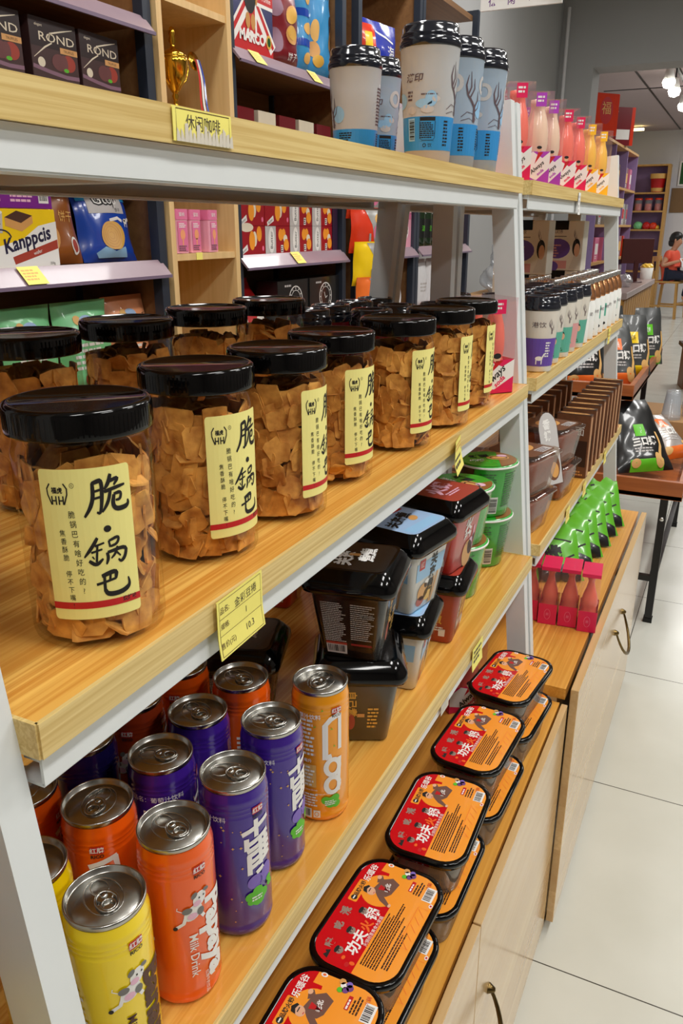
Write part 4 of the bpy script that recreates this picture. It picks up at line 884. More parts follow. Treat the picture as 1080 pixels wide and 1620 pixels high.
# ---------------------------------------------------------------- far shelf, third board: clear noodle boxes, brown card packs
M_sauce = mat('red brown noodle filling', (128, 58, 28), .4, var=.35, scale=40); M_cbox = clear_mat('clear box plastic', (244, 238, 232), .6, .05, .07, .03, (214, 206, 200)); M_kraft = mat('kraft brown print', (112, 70, 44), .5, var=.25, scale=70); M_kraftd = mat('kraft dark print', (54, 32, 22), .45); M_kside = mat('kraft side', (186, 136, 96), .5)
def make_nbox():
    root = empty('noodle_box'); b = MB(); b.rings([rrect(.052, .052, .016, 5, 0), rrect(.054, .054, .017, 5, .003), rrect(.066, .066, .022, 5, .080)], M_cbox, True, True, False); b.build('clear_box', root)
    c = MB(); c.rings([rrect(.048, .048, .014, 5, .003), rrect(.058, .058, .019, 5, .066), rrect(.045, .045, .015, 5, .070)], M_sauce, True, True, True); c.build('noodle_filling', root)
    l = MB(); l.rings([rrect(.066, .066, .022, 6, .079), rrect(.071, .071, .024, 6, .080), rrect(.071, .071, .024, 6, .084), rrect(.064, .064, .022, 6, .087)], M_cbox, True, False, True); a = Art(); a.rr(-.056, -.056, .056, .056, .018, M_kraft, 0); a.ell(0, .005, .035, .028, M_tan, 1); a.ell(.008, .012, .018, .012, M_sauce, 2); a.rect(.0, -.050, .046, -.028, M_gry, 1); a.fine(.002, -.048, .044, -.030, 3, M_ant, 3, 2)
    a.put(l, flat((0, 0, .0874), (0, 1, 0), (-1, 0, 0))); l.build('box_lid', root); return root
NX = make_nbox(); GX = 'clear noodle boxes'
for i, (x, y, z, rz, lb) in enumerate(((-.386, 1.680, 0, -10, 'lowest clear noodle box beside the white post'), (-.384, 1.680, .0885, -14, 'top clear noodle box of the stack beside the white post'), (-.378, 1.940, 0, -6, 'lower clear noodle box of the second stack, partly hidden'), (-.380, 1.940, .0885, -12, 'upper clear noodle box of the second stack, its lid label in view'), (-.540, 1.70, 0, 0, 'clear noodle box standing deeper inside behind the first stack'), (-.520, 1.92, .0, 8, 'clear noodle box standing deeper inside behind the second stack'))):
    put_at(NX, x, y, Z3+z, rz, lb, 'box', GX, i == 0)
# tongue shaped clear pack leaning between the stacks
p = MB()
o = [(.034*cos(t), .045+.040*sin(t)) for t in [pi*k/10 for k in range(11)]]+[(-.030, -.085), (.030, -.085)]
p.prism(o, -.006, .006, M_cbox, None); a = Art(); a.poly([(x*.9, y*.97) for x, y in o], M_gry, 1); a.vtext('香锅', -.004, .055, .024, M_wink, .026, 2, .04); a.ell(.0, -.04, .024, .034, M_kraft, 2); a.ell(.004, -.05, .014, .018, M_tan, 3); a.put(p, flat((0, 0, .006), (1, 0, 0), (0, 1, 0)))
p = p.build('leaning_pouch', None, (-.352, 1.810, Z3+.147), (RAD(74), 0, RAD(62))); tag(p, 'tongue-shaped grey pack leaning upright between the clear noodle boxes', 'pack')
def make_kpack():
    b = MB(); w, t, h = .088, .024, .168; b.box(-w/2, w/2, -t/2, t/2, 0, h, M_kraft, None, .001, 1); b.box(-w/2+.0, w/2-.0, -t/2+.0, t/2-.0, h, h+.0006, M_kraftd); b.box(w/2, w/2+.0006, -t/2+.002, t/2-.002, .006, h-.006, M_kside)
    a = Art(); a.ell(0, .0, .038, .0090, M_tan, 1); a.fine(-.026, -.004, .026, .004, 1, M_dkb, 2, 2); a.put(b, flat((0, 0, h+.0007), (1, 0, 0), (0, 1, 0)))
    a = Art(); a.rect(-.04, .03, .04, .10, M_kraftd, 1); a.ell(-.012, .06, .022, .03, M_sauce, 2); a.text('面', .018, .125, .026, M_wink, 1); a.fine(-.036, .005, .036, .02, 2, M_tan, 2, 1); a.put(b, lambda u, v, e: (u, -t/2-e, v))
    return b.build('noodle_carton')
KP = make_kpack()
ordn = ('nearest', 'second', 'third', 'fourth', 'fifth', 'sixth', 'seventh', 'eighth', 'farthest')
for k in range(9):
    put_at(KP, -.350, 2.115+.069*k, Z3, -3+(k*5) % 7, ordn[k]+' brown noodle carton of the front row, standing on edge', 'carton', 'brown noodle cartons in the front row', k == 0)
for k in range(7):
    put_at(KP, -.490, 2.07+.085*k, Z3, (k*4) % 6, ordn[k]+' brown noodle carton of the rear row, standing on edge', 'carton', 'brown noodle cartons in the rear row', False)
# ---------------------------------------------------------------- green snack bags on the far cabinet
M_gbag = mat('lime green foil', (98, 182, 42), .3, coat=.4); M_fk = mat('black foil', (26, 27, 28), .28, coat=.4); M_char = mat('charcoal foil', (62, 64, 64), .35, coat=.3); M_lime = mat('lime ink', (100, 196, 40), .35); M_ybag = mat('yellow foil', (246, 206, 30), .3, coat=.3); M_orb = mat('orange foil', (240, 116, 44), .3, coat=.3); M_cook = mat('biscuit print', (222, 176, 108), .45); M_slv = mat('silver foil', (206, 206, 204), .25, .6)
def pouch(mb, w, h, t, m, seed=1, art=None, nu=12, nv=16, seal=.05, jag=False, back=None, taper=0.0):
    """stuffed foil bag standing on z=0, front facing +X, u to the right"""
    r = random.Random(seed); ph = [r.uniform(0, 6) for _ in range(6)]
    def th(u, v):
        a = max(0, 1-(2*abs(u)/w)**2.2); q = v/h
        b = max(0, min(1, (q-.0)/.12))**.6*max(0, min(1, (1-seal-q)/.35))**.6
        return t/2*(a**.6)*b*(1+.10*sin(70*u+ph[0])*sin(55*v+ph[1]))+.0006
    def wv(u, v): return .0035*(sin(46*v+ph[2])*abs(2*u/w)+.6*sin(60*u+ph[3])*(v/h)**3)
    def fr(u, v, e=0): return (th(u, v)+wv(u, v)+e, u*(1-.04*sin(pi*v/h))*(1-taper*(v/h)**2), v+(.010*sin(120*u+ph[4]) if jag and v > h*.97 else 0))
    def bk(u, v): return (-th(u, v)+wv(u, v), u*(1-.04*sin(pi*v/h))*(1-taper*(v/h)**2), v+(.010*sin(120*u+ph[4]) if jag and v > h*.97 else 0))
    for f, mm, flip in ((fr, m, False), (bk, back or m, True)):
        vs = [f(-w/2+w*i/nu, h*j/nv) for j in range(nv+1) for i in range(nu+1)]; fs = []
        for j in range(nv):
            for i in range(nu):
                q = (j*(nu+1)+i, j*(nu+1)+i+1, (j+1)*(nu+1)+i+1, (j+1)*(nu+1)+i); fs.append(q[::-1] if flip else q)
        mb.add(vs, fs, mm, True)
    if art: a = Art(); art(a); a.put(mb, lambda u, v, e: fr(u, v, e+.0006), w/nu, h/nv, .0003, True)
    return mb
def art_green(a): a.stroke([(-.055, .10), (-.02, .128), (.045, .112)], .005, M_ink, 1); a.text('脆', -.012, .075, .052, M_ink, 1, .3, .04); a.poly([(-.06, .0), (.06, .0), (.06, .030), (.02, .046), (-.03, .030), (-.06, .05)], M_fk, 1); a.stroke([(-.03, .145), (-.014, .150)], .007, M_ink, 1); a.stroke([(.02, .06), (.05, .075)], .005, M_ink, 1)
g0 = pouch(MB(), .135, .175, .042, M_gbag, 3, art_green, jag=True).build('snack_bag')
for k, (x, y, rx, rz) in enumerate(((-.345, 2.10, 46, -63), (-.334, 2.20, 47, -66), (-.325, 2.30, 46, -64), (-.317, 2.40, 48, -65), (-.310, 2.50, 46, -63), (-.304, 2.60, 44, -64))):
    c = g0 if k == 0 else copy_tree(g0)
    c.location = (x, y, .670); c.rotation_euler = (0, RAD(-rx), RAD(rz)); tag(c, ('nearest', 'second', 'third', 'fourth', 'fifth', 'farthest')[k]+' lime green snack bag in the leaning row on the drawer cabinet', 'snack bag', 'lime green bags in a row')
# ---------------------------------------------------------------- wall bookcases along the back aisle
M_nvy = mat('navy steel upright', (44, 52, 66), .4); M_bkw = wood_mat('bookcase board', (150, 108, 66), (128, 90, 54), None, .5, 40, 2, 0, 'Y'); M_ply = wood_mat('pale plywood', (230, 196, 140), (216, 180, 122), None, .5, 50, 2, 0, 'Z'); M_rail = mat('mauve price rail plastic', (150, 128, 138), .3, coat=.2); M_rail2 = mat('mauve price rail edge', (122, 106, 128), .3)
XB, XF = -1.785, -1.455
def bookcase(y0, y1, zs, label, back=True, hgt=2.66, rails=True):
    root = empty('wall_bookcase', (XB, (y0+y1)/2, 0), 0, label, 'bookcase'); h = (y1-y0)/2; D = XF-XB
    for s in (-1, 1):
        m = MB()
        m.box(0, .03, s*h-.016, s*h+.016, 0, hgt, M_nvy); m.box(D-.03, D, s*h-.016, s*h+.016, 0, hgt, M_nvy); m.box(.03, D-.03, s*h-.013, s*h+.013, hgt-.03, hgt, M_nvy); m.box(.03, D-.03, s*h-.013, s*h+.013, .1, .13, M_nvy); m.build('upright_frame', root)
        if back: MB().box(.03, D-.03, s*(h-.0)-.006 if s > 0 else -h-.006, s*h+.006, .13, hgt-.03, M_bkw).build('side_board', root)
    if back: MB().box(.0, .012, -h+.016, h-.016, 0, hgt-.02, M_bkw).build('back_board', root)
    MB().box(.03, D-.03, -h+.016, h-.016, hgt-.05, hgt-.025, M_bkw).build('top_board', root)
    for z in zs:
        s = MB().box(.012, D-.012, -h+.016, h-.016, z-.022, z, M_bkw).build('bookcase_shelf', root)
        if rails:
            r = MB(); a = [(D-.014, z+.004), (D-.008, z+.004), (D+.028, z-.036), (D+.024, z-.040), (D-.014, z-.002)]
            r.rings([[(p[0], yy, p[1]) for p in a] for yy in (-h+.004, h-.004)], M_rail, False); r.box(D+.022, D+.0288, -h+.004, h-.004, z-.042, z-.034, M_rail2); r.build('price_rail', s)
    return root
bookcase(.35, 1.875, (2.095, 1.795, 1.51, 1.20, .85, .45), 'navy framed wall bookcase at the left, with chocolate boxes and biscuit packs')
bookcase(2.262, 3.02, (2.10, 1.80, 1.51, 1.232, .85, .45), 'navy framed wall bookcase holding the red biscuit boxes and union flag box')
bookcase(3.16, 3.80, (2.10, 1.80, 1.505, 1.205, .85, .45), 'navy framed wall bookcase with the pink packs, right of the hanging bags')
bookcase(3.84, 4.64, (2.10, 1.505, 1.205, .85, .45), 'open navy frame rack at the far end of the wall, without a back board', False)
# narrow plywood column between the bookcases
r_ = empty('display_column', (XB, 2.07, 0), 0, 'narrow pale plywood column with open cubbies holding a trophy', 'cabinet'); D = XF-XB+.012
for s, a, b_ in (('side_panel', -.172, -.150), ('side_panel', .150, .172)): MB().box(0, D, a, b_, 0, 2.66, M_ply).build(s, r_)
MB().box(0, .01, -.15, .15, 0, 2.66, M_ply).build('back_panel', r_)
for z in (2.64, 2.165, 1.855, 1.527, 1.20, .85, .45, .10): MB().box(.01, D-.004, -.15, .15, z-.018, z, M_ply).build('cubby_shelf', r_)
# ---- helpers for packaged goods
def card_box(w, d, h, m, front=None, side=None, top=None, mside=None):
    b = MB(); b.box(-d/2, d/2, -w/2, w/2, 0, h, m, None, .0012, 1)
    if front: a = Art(); front(a); a.put(b, lambda u, v, e: (d/2+e, u, v))
    if side: a = Art(); side(a); a.put(b, lambda u, v, e: (u, -w/2-e, v))
    if top: a = Art(); top(a); a.put(b, flat((0, 0, h), (0, 1, 0), (-1, 0, 0)))
    return b
def single(o, x, y, z, rz, label, cat, group=None, ry=0.0, rx=0.0):
    o.location = (x, y, z); o.rotation_euler = (RAD(rx), RAD(ry), RAD(rz)); return tag(o, label, cat, group)
def again(o, x, y, z, rz, label, cat, group=None, ry=0.0, rx=0.0): return single(copy_tree(o), x, y, z, rz, label, cat, group, ry, rx)
M_choc = mat('chocolate box brown', (74, 50, 50), .35, coat=.3); M_chod = mat('chocolate box dark', (46, 30, 32), .35, coat=.3); M_crm = mat('cream ink', (236, 226, 202), .4); M_tru = mat('truffle print', (112, 62, 62), .45); M_lpur = mat('mauve print', (140, 104, 124), .45); M_ugold = mat('gold panel ink', (226, 170, 104), .4)
def art_rond(a):
    f = lambda v: .200+(v-.193)*.60
    a.rect(-.07, .178, .07, .235, M_chod, 1)
    a.text('ROND', .008, .200, .0245, M_crm, 2, 0, .004, 1.55)
    a.stroke([(x, f(y)) for x, y in ((.060, .236), (.02, .220), (-.012, .206), (-.016, .186), (-.008, .176), (-.030, .158), (-.065, .118))], [.001, .003, .0035, .003, .003, .0035, .001], M_crm, 2)
    a.text('elegant', -.044, .221, .008, M_crm, 2); a.rect(.016, f(.148), .070, f(.168), M_ugold, 2); a.text('TRUFFLES', .043, f(.158), .0075, M_brn, 3); a.ell(.010, f(.116), .022, .017, M_tru, 2); a.ell(.040, f(.118), .021, .017, M_brk, 2); a.ell(.025, f(.114), .012, .018, M_tru, 3); a.ell(.030, f(.093), .008, .004, M_leaf, 4); a.ell(-.044, f(.106), .011, .010, M_crm, 2); a.stroke([(-.07, f(.09)), (-.02, f(.078)), (.03, f(.07)), (.07, f(.072))], .008, M_lpur, 2)
RN = card_box(.142, .06, .235, M_choc, art_rond).build('chocolate_box')
single(RN, -1.505, 1.395, 1.7965, 0, 'brown chocolate box cut off by the left edge, gold panel showing', 'box', 'brown chocolate boxes')
again(RN, -1.505, 1.562, 1.7965, 0, 'brown chocolate box in the middle of the three on the left bookcase', 'box', 'brown chocolate boxes')
again(RN, -1.507, 1.712, 1.7965, 3, 'brown chocolate box at the right end, beside the navy upright', 'box', 'brown chocolate boxes')
M_bky = mat('biscuit box yellow', (250, 210, 20), .3, coat=.3); M_bpu = mat('biscuit box purple', (122, 30, 142), .3, coat=.3); M_bblu = mat('biscuit blue', (22, 70, 176), .25, coat=.4); M_bcy = mat('biscuit cyan', (40, 150, 210), .3, coat=.4); M_borg = mat('biscuit pack brown orange', (150, 84, 28), .3, coat=.4); M_dnav = mat('dark navy ink', (28, 26, 62), .4); M_olive = mat('pack olive green', (128, 132, 40), .3, coat=.3)
def art_kan(a):
    a.rect(-.105, .0, .105, .045, M_gry, 1); a.poly([(-.105, .0), (.105, 0), (.105, .10), (.05, .09), (.0, .062), (-.105, .04)], M_paper, 2); a.text('Kanppcis', .012, .062, .042, M_dnav, 3, .22, .03, .95, .15); a.poly([(-.03, .008), (.104, .040), (.104, .060), (-.035, .024)], M_brk, 3); a.text('wafer', .04, .034, .012, M_wink, 4, .24)
    a.poly([(-.085, .075), (-.055, .075), (-.050, .118), (-.090, .118)], M_gry, 2); a.ell(-.07, .118, .020, .005, M_wink, 3); a.text('Milk', -.07, .098, .014, M_ink, 4); a.poly([(-.045, .108), (-.01, .122), (.035, .112), (.0, .096)], M_brn, 2); a.poly([(-.045, .108), (.0, .096), (.035, .112), (.035, .096), (.0, .078), (-.045, .090)], M_tan, 2); a.ring(-.06, .062, .028, .02, .003, M_dnav, 4, .2, 3.0); a.text('250g', .082, .008, .008, M_ink, 4)
KB = card_box(.21, .12, .126, M_bky, art_kan).build('wafer_box')
single(KB, -1.54, 1.405, 1.5115, 0, 'yellow and white wafer box standing on the left bookcase shelf', 'box')
PBX = card_box(.205, .12, .11, M_bpu, lambda a: (a.fine(-.095, .012, -.035, .08, 6, M_pink, 3, 1), a.fine(-.02, .012, .045, .08, 7, M_pink, 5, 1), a.barcode(.062, .012, .030, .026, M_wink, M_ink, 3, 1), a.fine(.055, .045, .095, .08, 5, M_lil, 5, 1))).build('wafer_box')
single(PBX, -1.542, 1.405, 1.6382, 0, 'purple box lying on top of the yellow and white wafer box', 'box')
def tall_pack(w, h, t, m, art, nm, seed=2): return pouch(MB(), w, h, t, m, seed, art, seal=.03).build(nm)
def art_brn(a): a.rect(-.07, .19, .07, .29, M_olive, 1); a.rect(-.06, .185, .06, .245, M_gry, 2); a.text('Gtop', .0, .215, .034, M_ink, 3, 0, .05); a.ell(-.035, .06, .030, .034, M_tan, 1); a.text('饼干', .03, .11, .028, M_star, 2); a.ell(.04, .04, .014, .022, M_wink, 1); a.ell(.04, .04, .010, .016, M_brk, 2)
def art_blu(a):
    a.rect(-.085, .150, .085, .222, M_bcy, 1); a.rect(-.062, .118, .062, .180, M_gry, 2); a.text('Gtop', .0, .155, .040, M_ink, 3, 0, .10); a.text('Gtop', .0, .155, .040, M_wink, 4, 0, .0); a.text('饼干', .038, .126, .012, M_ink, 3)
    a.ell(.008, .062, .036, .036, M_gold, 2, 26); a.ell(-.002, .062, .036, .036, M_star, 3, 26)
    for q in (.030, .023, .016, .009): a.ring(-.002, .062, q, q, .002, M_tan, 4)
    a.poly([(-.06, .02), (-.03, .035), (0, .022), (.04, .034), (.05, .008), (-.05, .008)], M_sky, 1); a.ell(.060, .098, .010, .007, M_wink, 2); a.ell(.057, .10, .004, .003, M_ink, 3); a.ell(.072, .103, .005, .005, M_wink, 2); a.stroke([(.054, .094), (.054, .084)], .003, M_wink, 2); a.stroke([(.066, .094), (.066, .084)], .003, M_wink, 2)
    a.stroke([(.0, .100), (.03, .106), (.045, .098)], .008, M_wink, 1)
single(tall_pack(.145, .22, .05, M_borg, art_brn, 'biscuit_pack'), -1.545, 1.578, 1.5115, -4, 'brown biscuit pack with olive top, half hidden between yellow box and blue pack', 'pack', ry=-10)
single(tall_pack(.185, .222, .06, M_bblu, art_blu, 'biscuit_pack', 4), -1.530, 1.745, 1.5115, -6, 'blue biscuit pack with a round yellow biscuit on its front', 'pack', ry=-12)
M_mint = mat('mint green pouch', (124, 206, 142), .4, coat=.2); M_peach = mat('peach pouch', (244, 164, 116), .4, coat=.2)
def art_pou(a): a.ell(-.03, .175, .012, .012, M_star, 1); a.ell(.0, .172, .024, .014, M_lbl, 1); a.text('五丸', .065, .165, .018, M_ink, 1, .1); a.fine(-.06, .05, .06, .12, 5, M_wink, 3, 1); a.ell(-.01, .03, .03, .02, M_brk, 1)
PO = tall_pack(.185, .222, .06, M_mint, art_pou, 'dried_snack_pouch', 6)
single(PO, -1.50, 1.410, 1.2015, 4, 'mint green pouch at the left edge, top sloping, under the rail', 'pouch', 'mint green pouches', ry=-6)
again(PO, -1.50, 1.595, 1.2015, -3, 'mint green pouch on the right, beside the peach pouch', 'pouch', 'mint green pouches', ry=-6)
single(tall_pack(.165, .222, .055, M_peach, art_pou, 'dried_snack_pouch', 8), -1.515, 1.785, 1.2015, 0, 'peach orange pouch under the rail beside the navy upright', 'pouch', ry=-6)
# ---- trophy, medal, pink bottles in the column
M_au = mat('polished gold', (226, 176, 60), .16, 1.0, var=.1); M_base = mat('trophy base', (40, 28, 24), .3)
t = empty('trophy', (-1.500, 2.035, 1.8555), 0, 'gold trophy cup with a figure on its lid in the narrow column', 'trophy')
b = MB(); b.lathe([(.030, 0), (.030, .03), (.026, .034), (.0001, .034)], M_base, 20, None, True); b.build('plinth', t)
b = MB(); b.lathe([(.0220, .034), (.020, .040), (.008, .050), (.006, .075), (.010, .085), (.007, .092), (.014, .100), (.032, .130), (.038, .165), (.040, .178), (.037, .180), (.034, .170), (.0001, .150)], M_au, 28); b.build('cup', t)
for s in (-1, 1): MB().tube([(0, s*.036, .170), (0, s*.060, .182), (0, s*.066, .160), (0, s*.050, .130), (0, s*.024, .112)], .0035, M_au, 8).build('cup_handle', t)
b = MB(); b.lathe([(.037, .180), (.038, .184), (.022, .196), (.008, .202), (.006, .212), (.010, .220), (.007, .232), (.009, .240), (.006, .252), (.0001, .256)], M_au, 20); b.build('lid_figure', t)
t = empty('medal', (-1.470, 2.140, 1.8555), 0, 'medal leaning in the column on a red, white and blue ribbon', 'medal')
b = MB()
for s, m_ in ((-1, M_red), (0, M_wink), (1, M_bblu)): 
    pts = [(-.02+.004*k, s*.008-.006+.006*sin(k*.9)+.003*k*s*.4, .19-.0235*k) for k in range(9)]
    for k in range(8): b.add([(pts[k][0], pts[k][1]-.0042, pts[k][2]), (pts[k][0], pts[k][1]+.0042, pts[k][2]), (pts[k+1][0], pts[k+1][1]+.0042, pts[k+1][2]), (pts[k+1][0], pts[k+1][1]-.0042, pts[k+1][2])], [(0, 1, 2, 3)], m_)
b.build('ribbon', t); MB().lathe([(.0001, 0), (.024, 0), (.025, .002), (.024, .004), (.0001, .004)], M_au, 24, TR(-.03, -.012, .185, 0, pi/2-.2, 0)).build('medal_disc', t)
M_pk2 = mat('pale pink carton', (236, 166, 186), .4, coat=.3); M_pk3 = mat('pink printed carton', (226, 120, 160), .4, coat=.3)
def make_pkb():
    b = MB(); b.rings([rrect(.023, .026, .006, 3, z) for z in (0, .112)], M_pk2, False); b.rings([rrect(.024, .027, .006, 3, z) for z in (.090, .118)], M_pk3, False)
    a = Art(); a.rect(-.020, .006, .020, .086, M_pk3, 1); a.ell(0, .050, .010, .014, M_peach, 2); a.poly([(-.003, .04), (.003, .04), (.002, .02), (-.002, .02)], M_peach, 2); a.fine(-.018, .006, .018, .022, 3, M_ant, 3, 3); a.text('蜜桃', 0, .104, .012, M_wink, 1); a.fine(-.014, .068, .014, .082, 3, M_wink, 5, 2)
    a.put(b, lambda u, v, e: (.0242+e, u, v)); return b.build('drink_carton')
PK = make_pkb()
for k, y in enumerate((1.965, 2.045, 2.115)):
    lb = 'pink drink carton, '+('left', 'middle', 'right')[k]+' of the three in the plywood column'
    (single if k == 0 else again)(PK, -1.475-.012*(k == 1), y, 1.5285, -6+6*k, lb, 'carton', 'pink drink cartons')
# ---- union flag box, red round-cornered bag, blue bags
M_ujb = mat('flag navy', (34, 42, 98), .35, coat=.3); M_fur = mat('brown bear print', (196, 140, 72), .5)
def art_flag(a):
    w, h = .125, .30
    a.rect(-w, 0, w, h, M_ujb, 1); a.poly([(-w, 0), (w, 0), (w, .05), (.03, .11), (-.03, .11), (-w, .05)], M_red, 2)
    c = (0, .165)
    for sx, sy in ((1, 1), (-1, 1), (1, -1), (-1, -1)):
        a.stroke([c, (sx*w, c[1]+sy*.135)], .042, M_wink, 3); a.stroke([(c[0]+sx*.01, c[1]), (sx*w, c[1]+sy*.13)], .014, M_red, 4)
    a.rect(-w, .138, w, .192, M_wink, 5); a.rect(-.028, .05, .028, h, M_wink, 5); a.rect(-w, .148, w, .182, M_red, 6); a.rect(-.018, .06, .018, h, M_red, 6); a.text('TEN', -.09, .165, .02, M_wink, 7); a.text('Toffee', .085, .165, .022, M_wink, 7)
    a.ell(-.01, .232, .034, .030, M_fur, 8); a.ell(-.036, .256, .012, .012, M_fur, 8); a.ell(.016, .256, .012, .012, M_fur, 8); a.ell(-.01, .222, .015, .012, M_crm, 9); a.ell(-.01, .16, .034, .050, M_ink, 8); a.ell(-.044, .17, .010, .032, M_fur, 8); a.ell(.026, .17, .010, .032, M_fur, 8); a.ell(-.024, .090, .013, .022, M_fur, 8); a.ell(.006, .090, .013, .022, M_fur, 8); a.poly([(-.02, .205), (.0, .205), (-.01, .17)], M_wink, 9)
    a.text('MARCO', -.0, .050, .042, M_wink, 8, -.0, .05); a.ell(.098, .050, .016, .020, M_gold, 8); a.ell(.098, .050, .010, .013, M_grnd, 9)
single(card_box(.25, .08, .30, M_red, art_flag).build('biscuit_box'), -1.52, 2.418, 2.1015, 0, 'box printed with a union flag and a dressed toy bear', 'box')
def art_rbag(a): a.ell(-.075, .17, .028, .034, M_lpur, 1); a.ell(-.075, .07, .030, .036, M_lpur, 1); a.ell(.01, .155, .040, .024, M_tan, 2, rot=.4); a.ell(.01, .150, .040, .022, M_gold, 3, rot=.4); a.ell(.01, .095, .042, .028, M_tan, 2); a.ell(.01, .100, .036, .020, M_gold, 3); a.text('饼干', .01, .03, .026, M_wink, 2); a.fine(.06, .05, .07, .09, 2, M_wink, 3, 2)
M_mar = mat('maroon foil', (122, 18, 30), .3, coat=.4)
single(tall_pack(.18, .265, .07, M_mar, art_rbag, 'biscuit_bag', 9), -1.505, 2.645, 2.1015, 0, 'maroon biscuit bag with two golden biscuits, right of the flag box', 'bag')
M_sblu = mat('sea blue foil', (58, 148, 206), .3, coat=.4)
def art_bstk(a):
    for k in range(4): a.ell(.004, .05+.09*k, .022, .018, M_star, 2); a.rect(-.05, .085+.09*k, .05, .108+.09*k, M_bblu, 1)
single(tall_pack(.092, .42, .06, M_sblu, art_bstk, 'snack_bag', 10), -1.515, 2.788, 2.1015, 0, 'narrow blue bag with cream bites stacked down its front', 'bag')
def art_btall(a): a.text('日门', .02, .27, .04, M_dnav, 1); a.ell(-.05, .15, .020, .035, M_star, 1); a.ell(-.055, .09, .026, .026, M_tan, 1); a.ell(-.035, .055, .030, .020, M_gold, 2); a.rect(.05, .28, .075, .36, M_leaf, 1); a.ell(.05, .17, .014, .04, M_dkb, 2); a.ell(.055, .13, .02, .03, M_tan, 2)
single(tall_pack(.155, .43, .06, M_sblu, art_btall, 'snack_bag', 11), -1.515, 2.918, 2.1015, -4, 'tall sea blue snack bag beside the navy upright, over the leftmost tea cup', 'bag')
M_rbl = mat('royal blue foil', (34, 52, 170), .25, coat=.5); M_ored = mat('orange red foil', (226, 60, 30), .25, coat=.5)
def art_royal(a): a.rect(-.13, .03, -.055, .26, M_ored, 1); a.rect(-.115, .17, -.075, .23, M_bky, 2); a.vtext('海苔', .055, .17, .055, M_wink, .06, 2); a.stroke([(-.05, .24), (.08, .21)], .008, M_wink, 2); a.stroke([(-.13, .03), (.13, .03)], .02, M_ored, 2)
single(tall_pack(.27, .28, .08, M_rbl, art_royal, 'snack_bag', 12), -1.50, 3.42, 2.1015, -10, 'royal blue and orange snack bag seen above the back tea cup', 'bag')
# ---- small packs on the shelf behind the top board
sp = [card_box(.11, .06, .15, m_, lambda a: (a.rect(-.05, .02, .05, .10, M_ored, 1), a.text('酥', 0, .06, .05, M_wink, 2))).build('snack_box') for m_ in (M_mar, M_crm)]
for k in range(5):
    (single if k < 2 else again)(sp[k % 2], -1.51, 2.36+.135*k, 1.8005, 0, ('first', 'second', 'third', 'fourth', 'fifth')[k]+' small snack box from the left on the shelf below the flag box', 'box', 'small boxes below the flag box')
# ---- red biscuit boxes, two layers of four
M_bisr = mat('biscuit box red', (164, 16, 32), .35, coat=.3); M_bor = mat('biscuit orange', (250, 160, 46), .4)
def art_bisA(a): a.rect(-.085, 0, -.015, .090, M_gry, 1); a.ell(-.045, .045, .020, .042, M_wink, 2); a.text('Butter', -.045, .045, .022, M_ink, 3, pi/2); a.ell(.018, .062, .016, .020, M_bor, 1); a.ell(.038, .064, .014, .018, M_bor, 2); a.ell(.050, .048, .014, .014, M_crm, 3); a.ell(.055, .028, .018, .020, M_bor, 4); a.rect(.018, .004, .034, .028, M_wink, 1); a.fine(.019, .006, .033, .026, 3, M_ink, 2, 2)
def art_bisB(a): a.ell(.0, .045, .018, .030, M_bor, 2); a.ell(.016, .050, .014, .024, M_crm, 1); a.ell(.045, .066, .016, .024, M_bor, 1); a.ell(-.03, .086, .040, .014, M_crm, 1); a.poly([(-.072, .012), (-.03, .034), (-.026, .016), (-.068, .0)], M_wink, 1); a.text('Butter', -.048, .016, .012, M_ink, 2, .45); a.ell(.068, .02, .006, .008, M_pinkc, 1)
BA = card_box(.165, .08, .090, M_bisr, art_bisA).build('biscuit_box'); BB = card_box(.165, .08, .090, M_bisr, art_bisB).build('biscuit_box'); f = {0: True, 1: True}
for lv in (0, 1):
    for k in range(4):
        kind = 1 if (lv == 1 and k < 2) or (lv == 0 and k == 0) else 0
        lb = 'red biscuit box, '+('first', 'second', 'third', 'fourth')[k]+' from the left in the '+('lower', 'upper')[lv]+' layer'
        (single if f[kind] else again)((BA, BB)[kind], -1.515, 2.368+.169*k, 1.5115+.0906*lv, 0, lb, 'box', 'red biscuit boxes in two layers'); f[kind] = False
M_dpur = mat('dark purple carton', (50, 30, 58), .4)
single(card_box(.04, .18, .175, M_dpur).build('biscuit_box'), -1.56, 2.972, 1.5115, 0, 'dark purple carton seen edge-on beside the red biscuit boxes', 'box')
# ---- below: red and white bags, black clock boxes
M_rw = mat('red and white foil', (202, 30, 40), .35, coat=.3)
RW = tall_pack(.14, .21, .07, M_rw, lambda a: (a.ell(.02, .05, .05, .03, M_wink, 1), a.ell(-.03, .10, .03, .02, M_gry, 1)), 'candy_bag', 13)
single(RW, -1.53, 2.345, 1.2335, 0, 'red and white candy bag, left one behind the back-row jar', 'bag', 'red and white candy bags', ry=-12)
again(RW, -1.515, 2.452, 1.2335, 6, 'red and white candy bag, right one beside the black clock boxes', 'bag', 'red and white candy bags', ry=-22)
def art_clk(a):
    a.ring(0, .112, .050, .050, .004, M_wink, 1); a.ring(0, .112, .036, .036, .002, M_wink, 1)
    for k in range(12): a.stroke([(.040*cos(k*pi/6), .112+.040*sin(k*pi/6)), (.046*cos(k*pi/6), .112+.046*sin(k*pi/6))], .004, M_wink, 2)
    a.stroke([(0, .105), (-.012, .128)], .003, M_wink, 2); a.stroke([(0, .105), (.014, .112)], .003, M_wink, 2); a.fine(-.08, .160, -.02, .172, 1, M_gry, 3, 1); a.ell(.06, .05, .03, .03, M_brk, 1); a.ell(.05, .06, .016, .02, M_star, 2); a.fine(-.08, .02, .02, .045, 2, M_inkg, 5, 1)
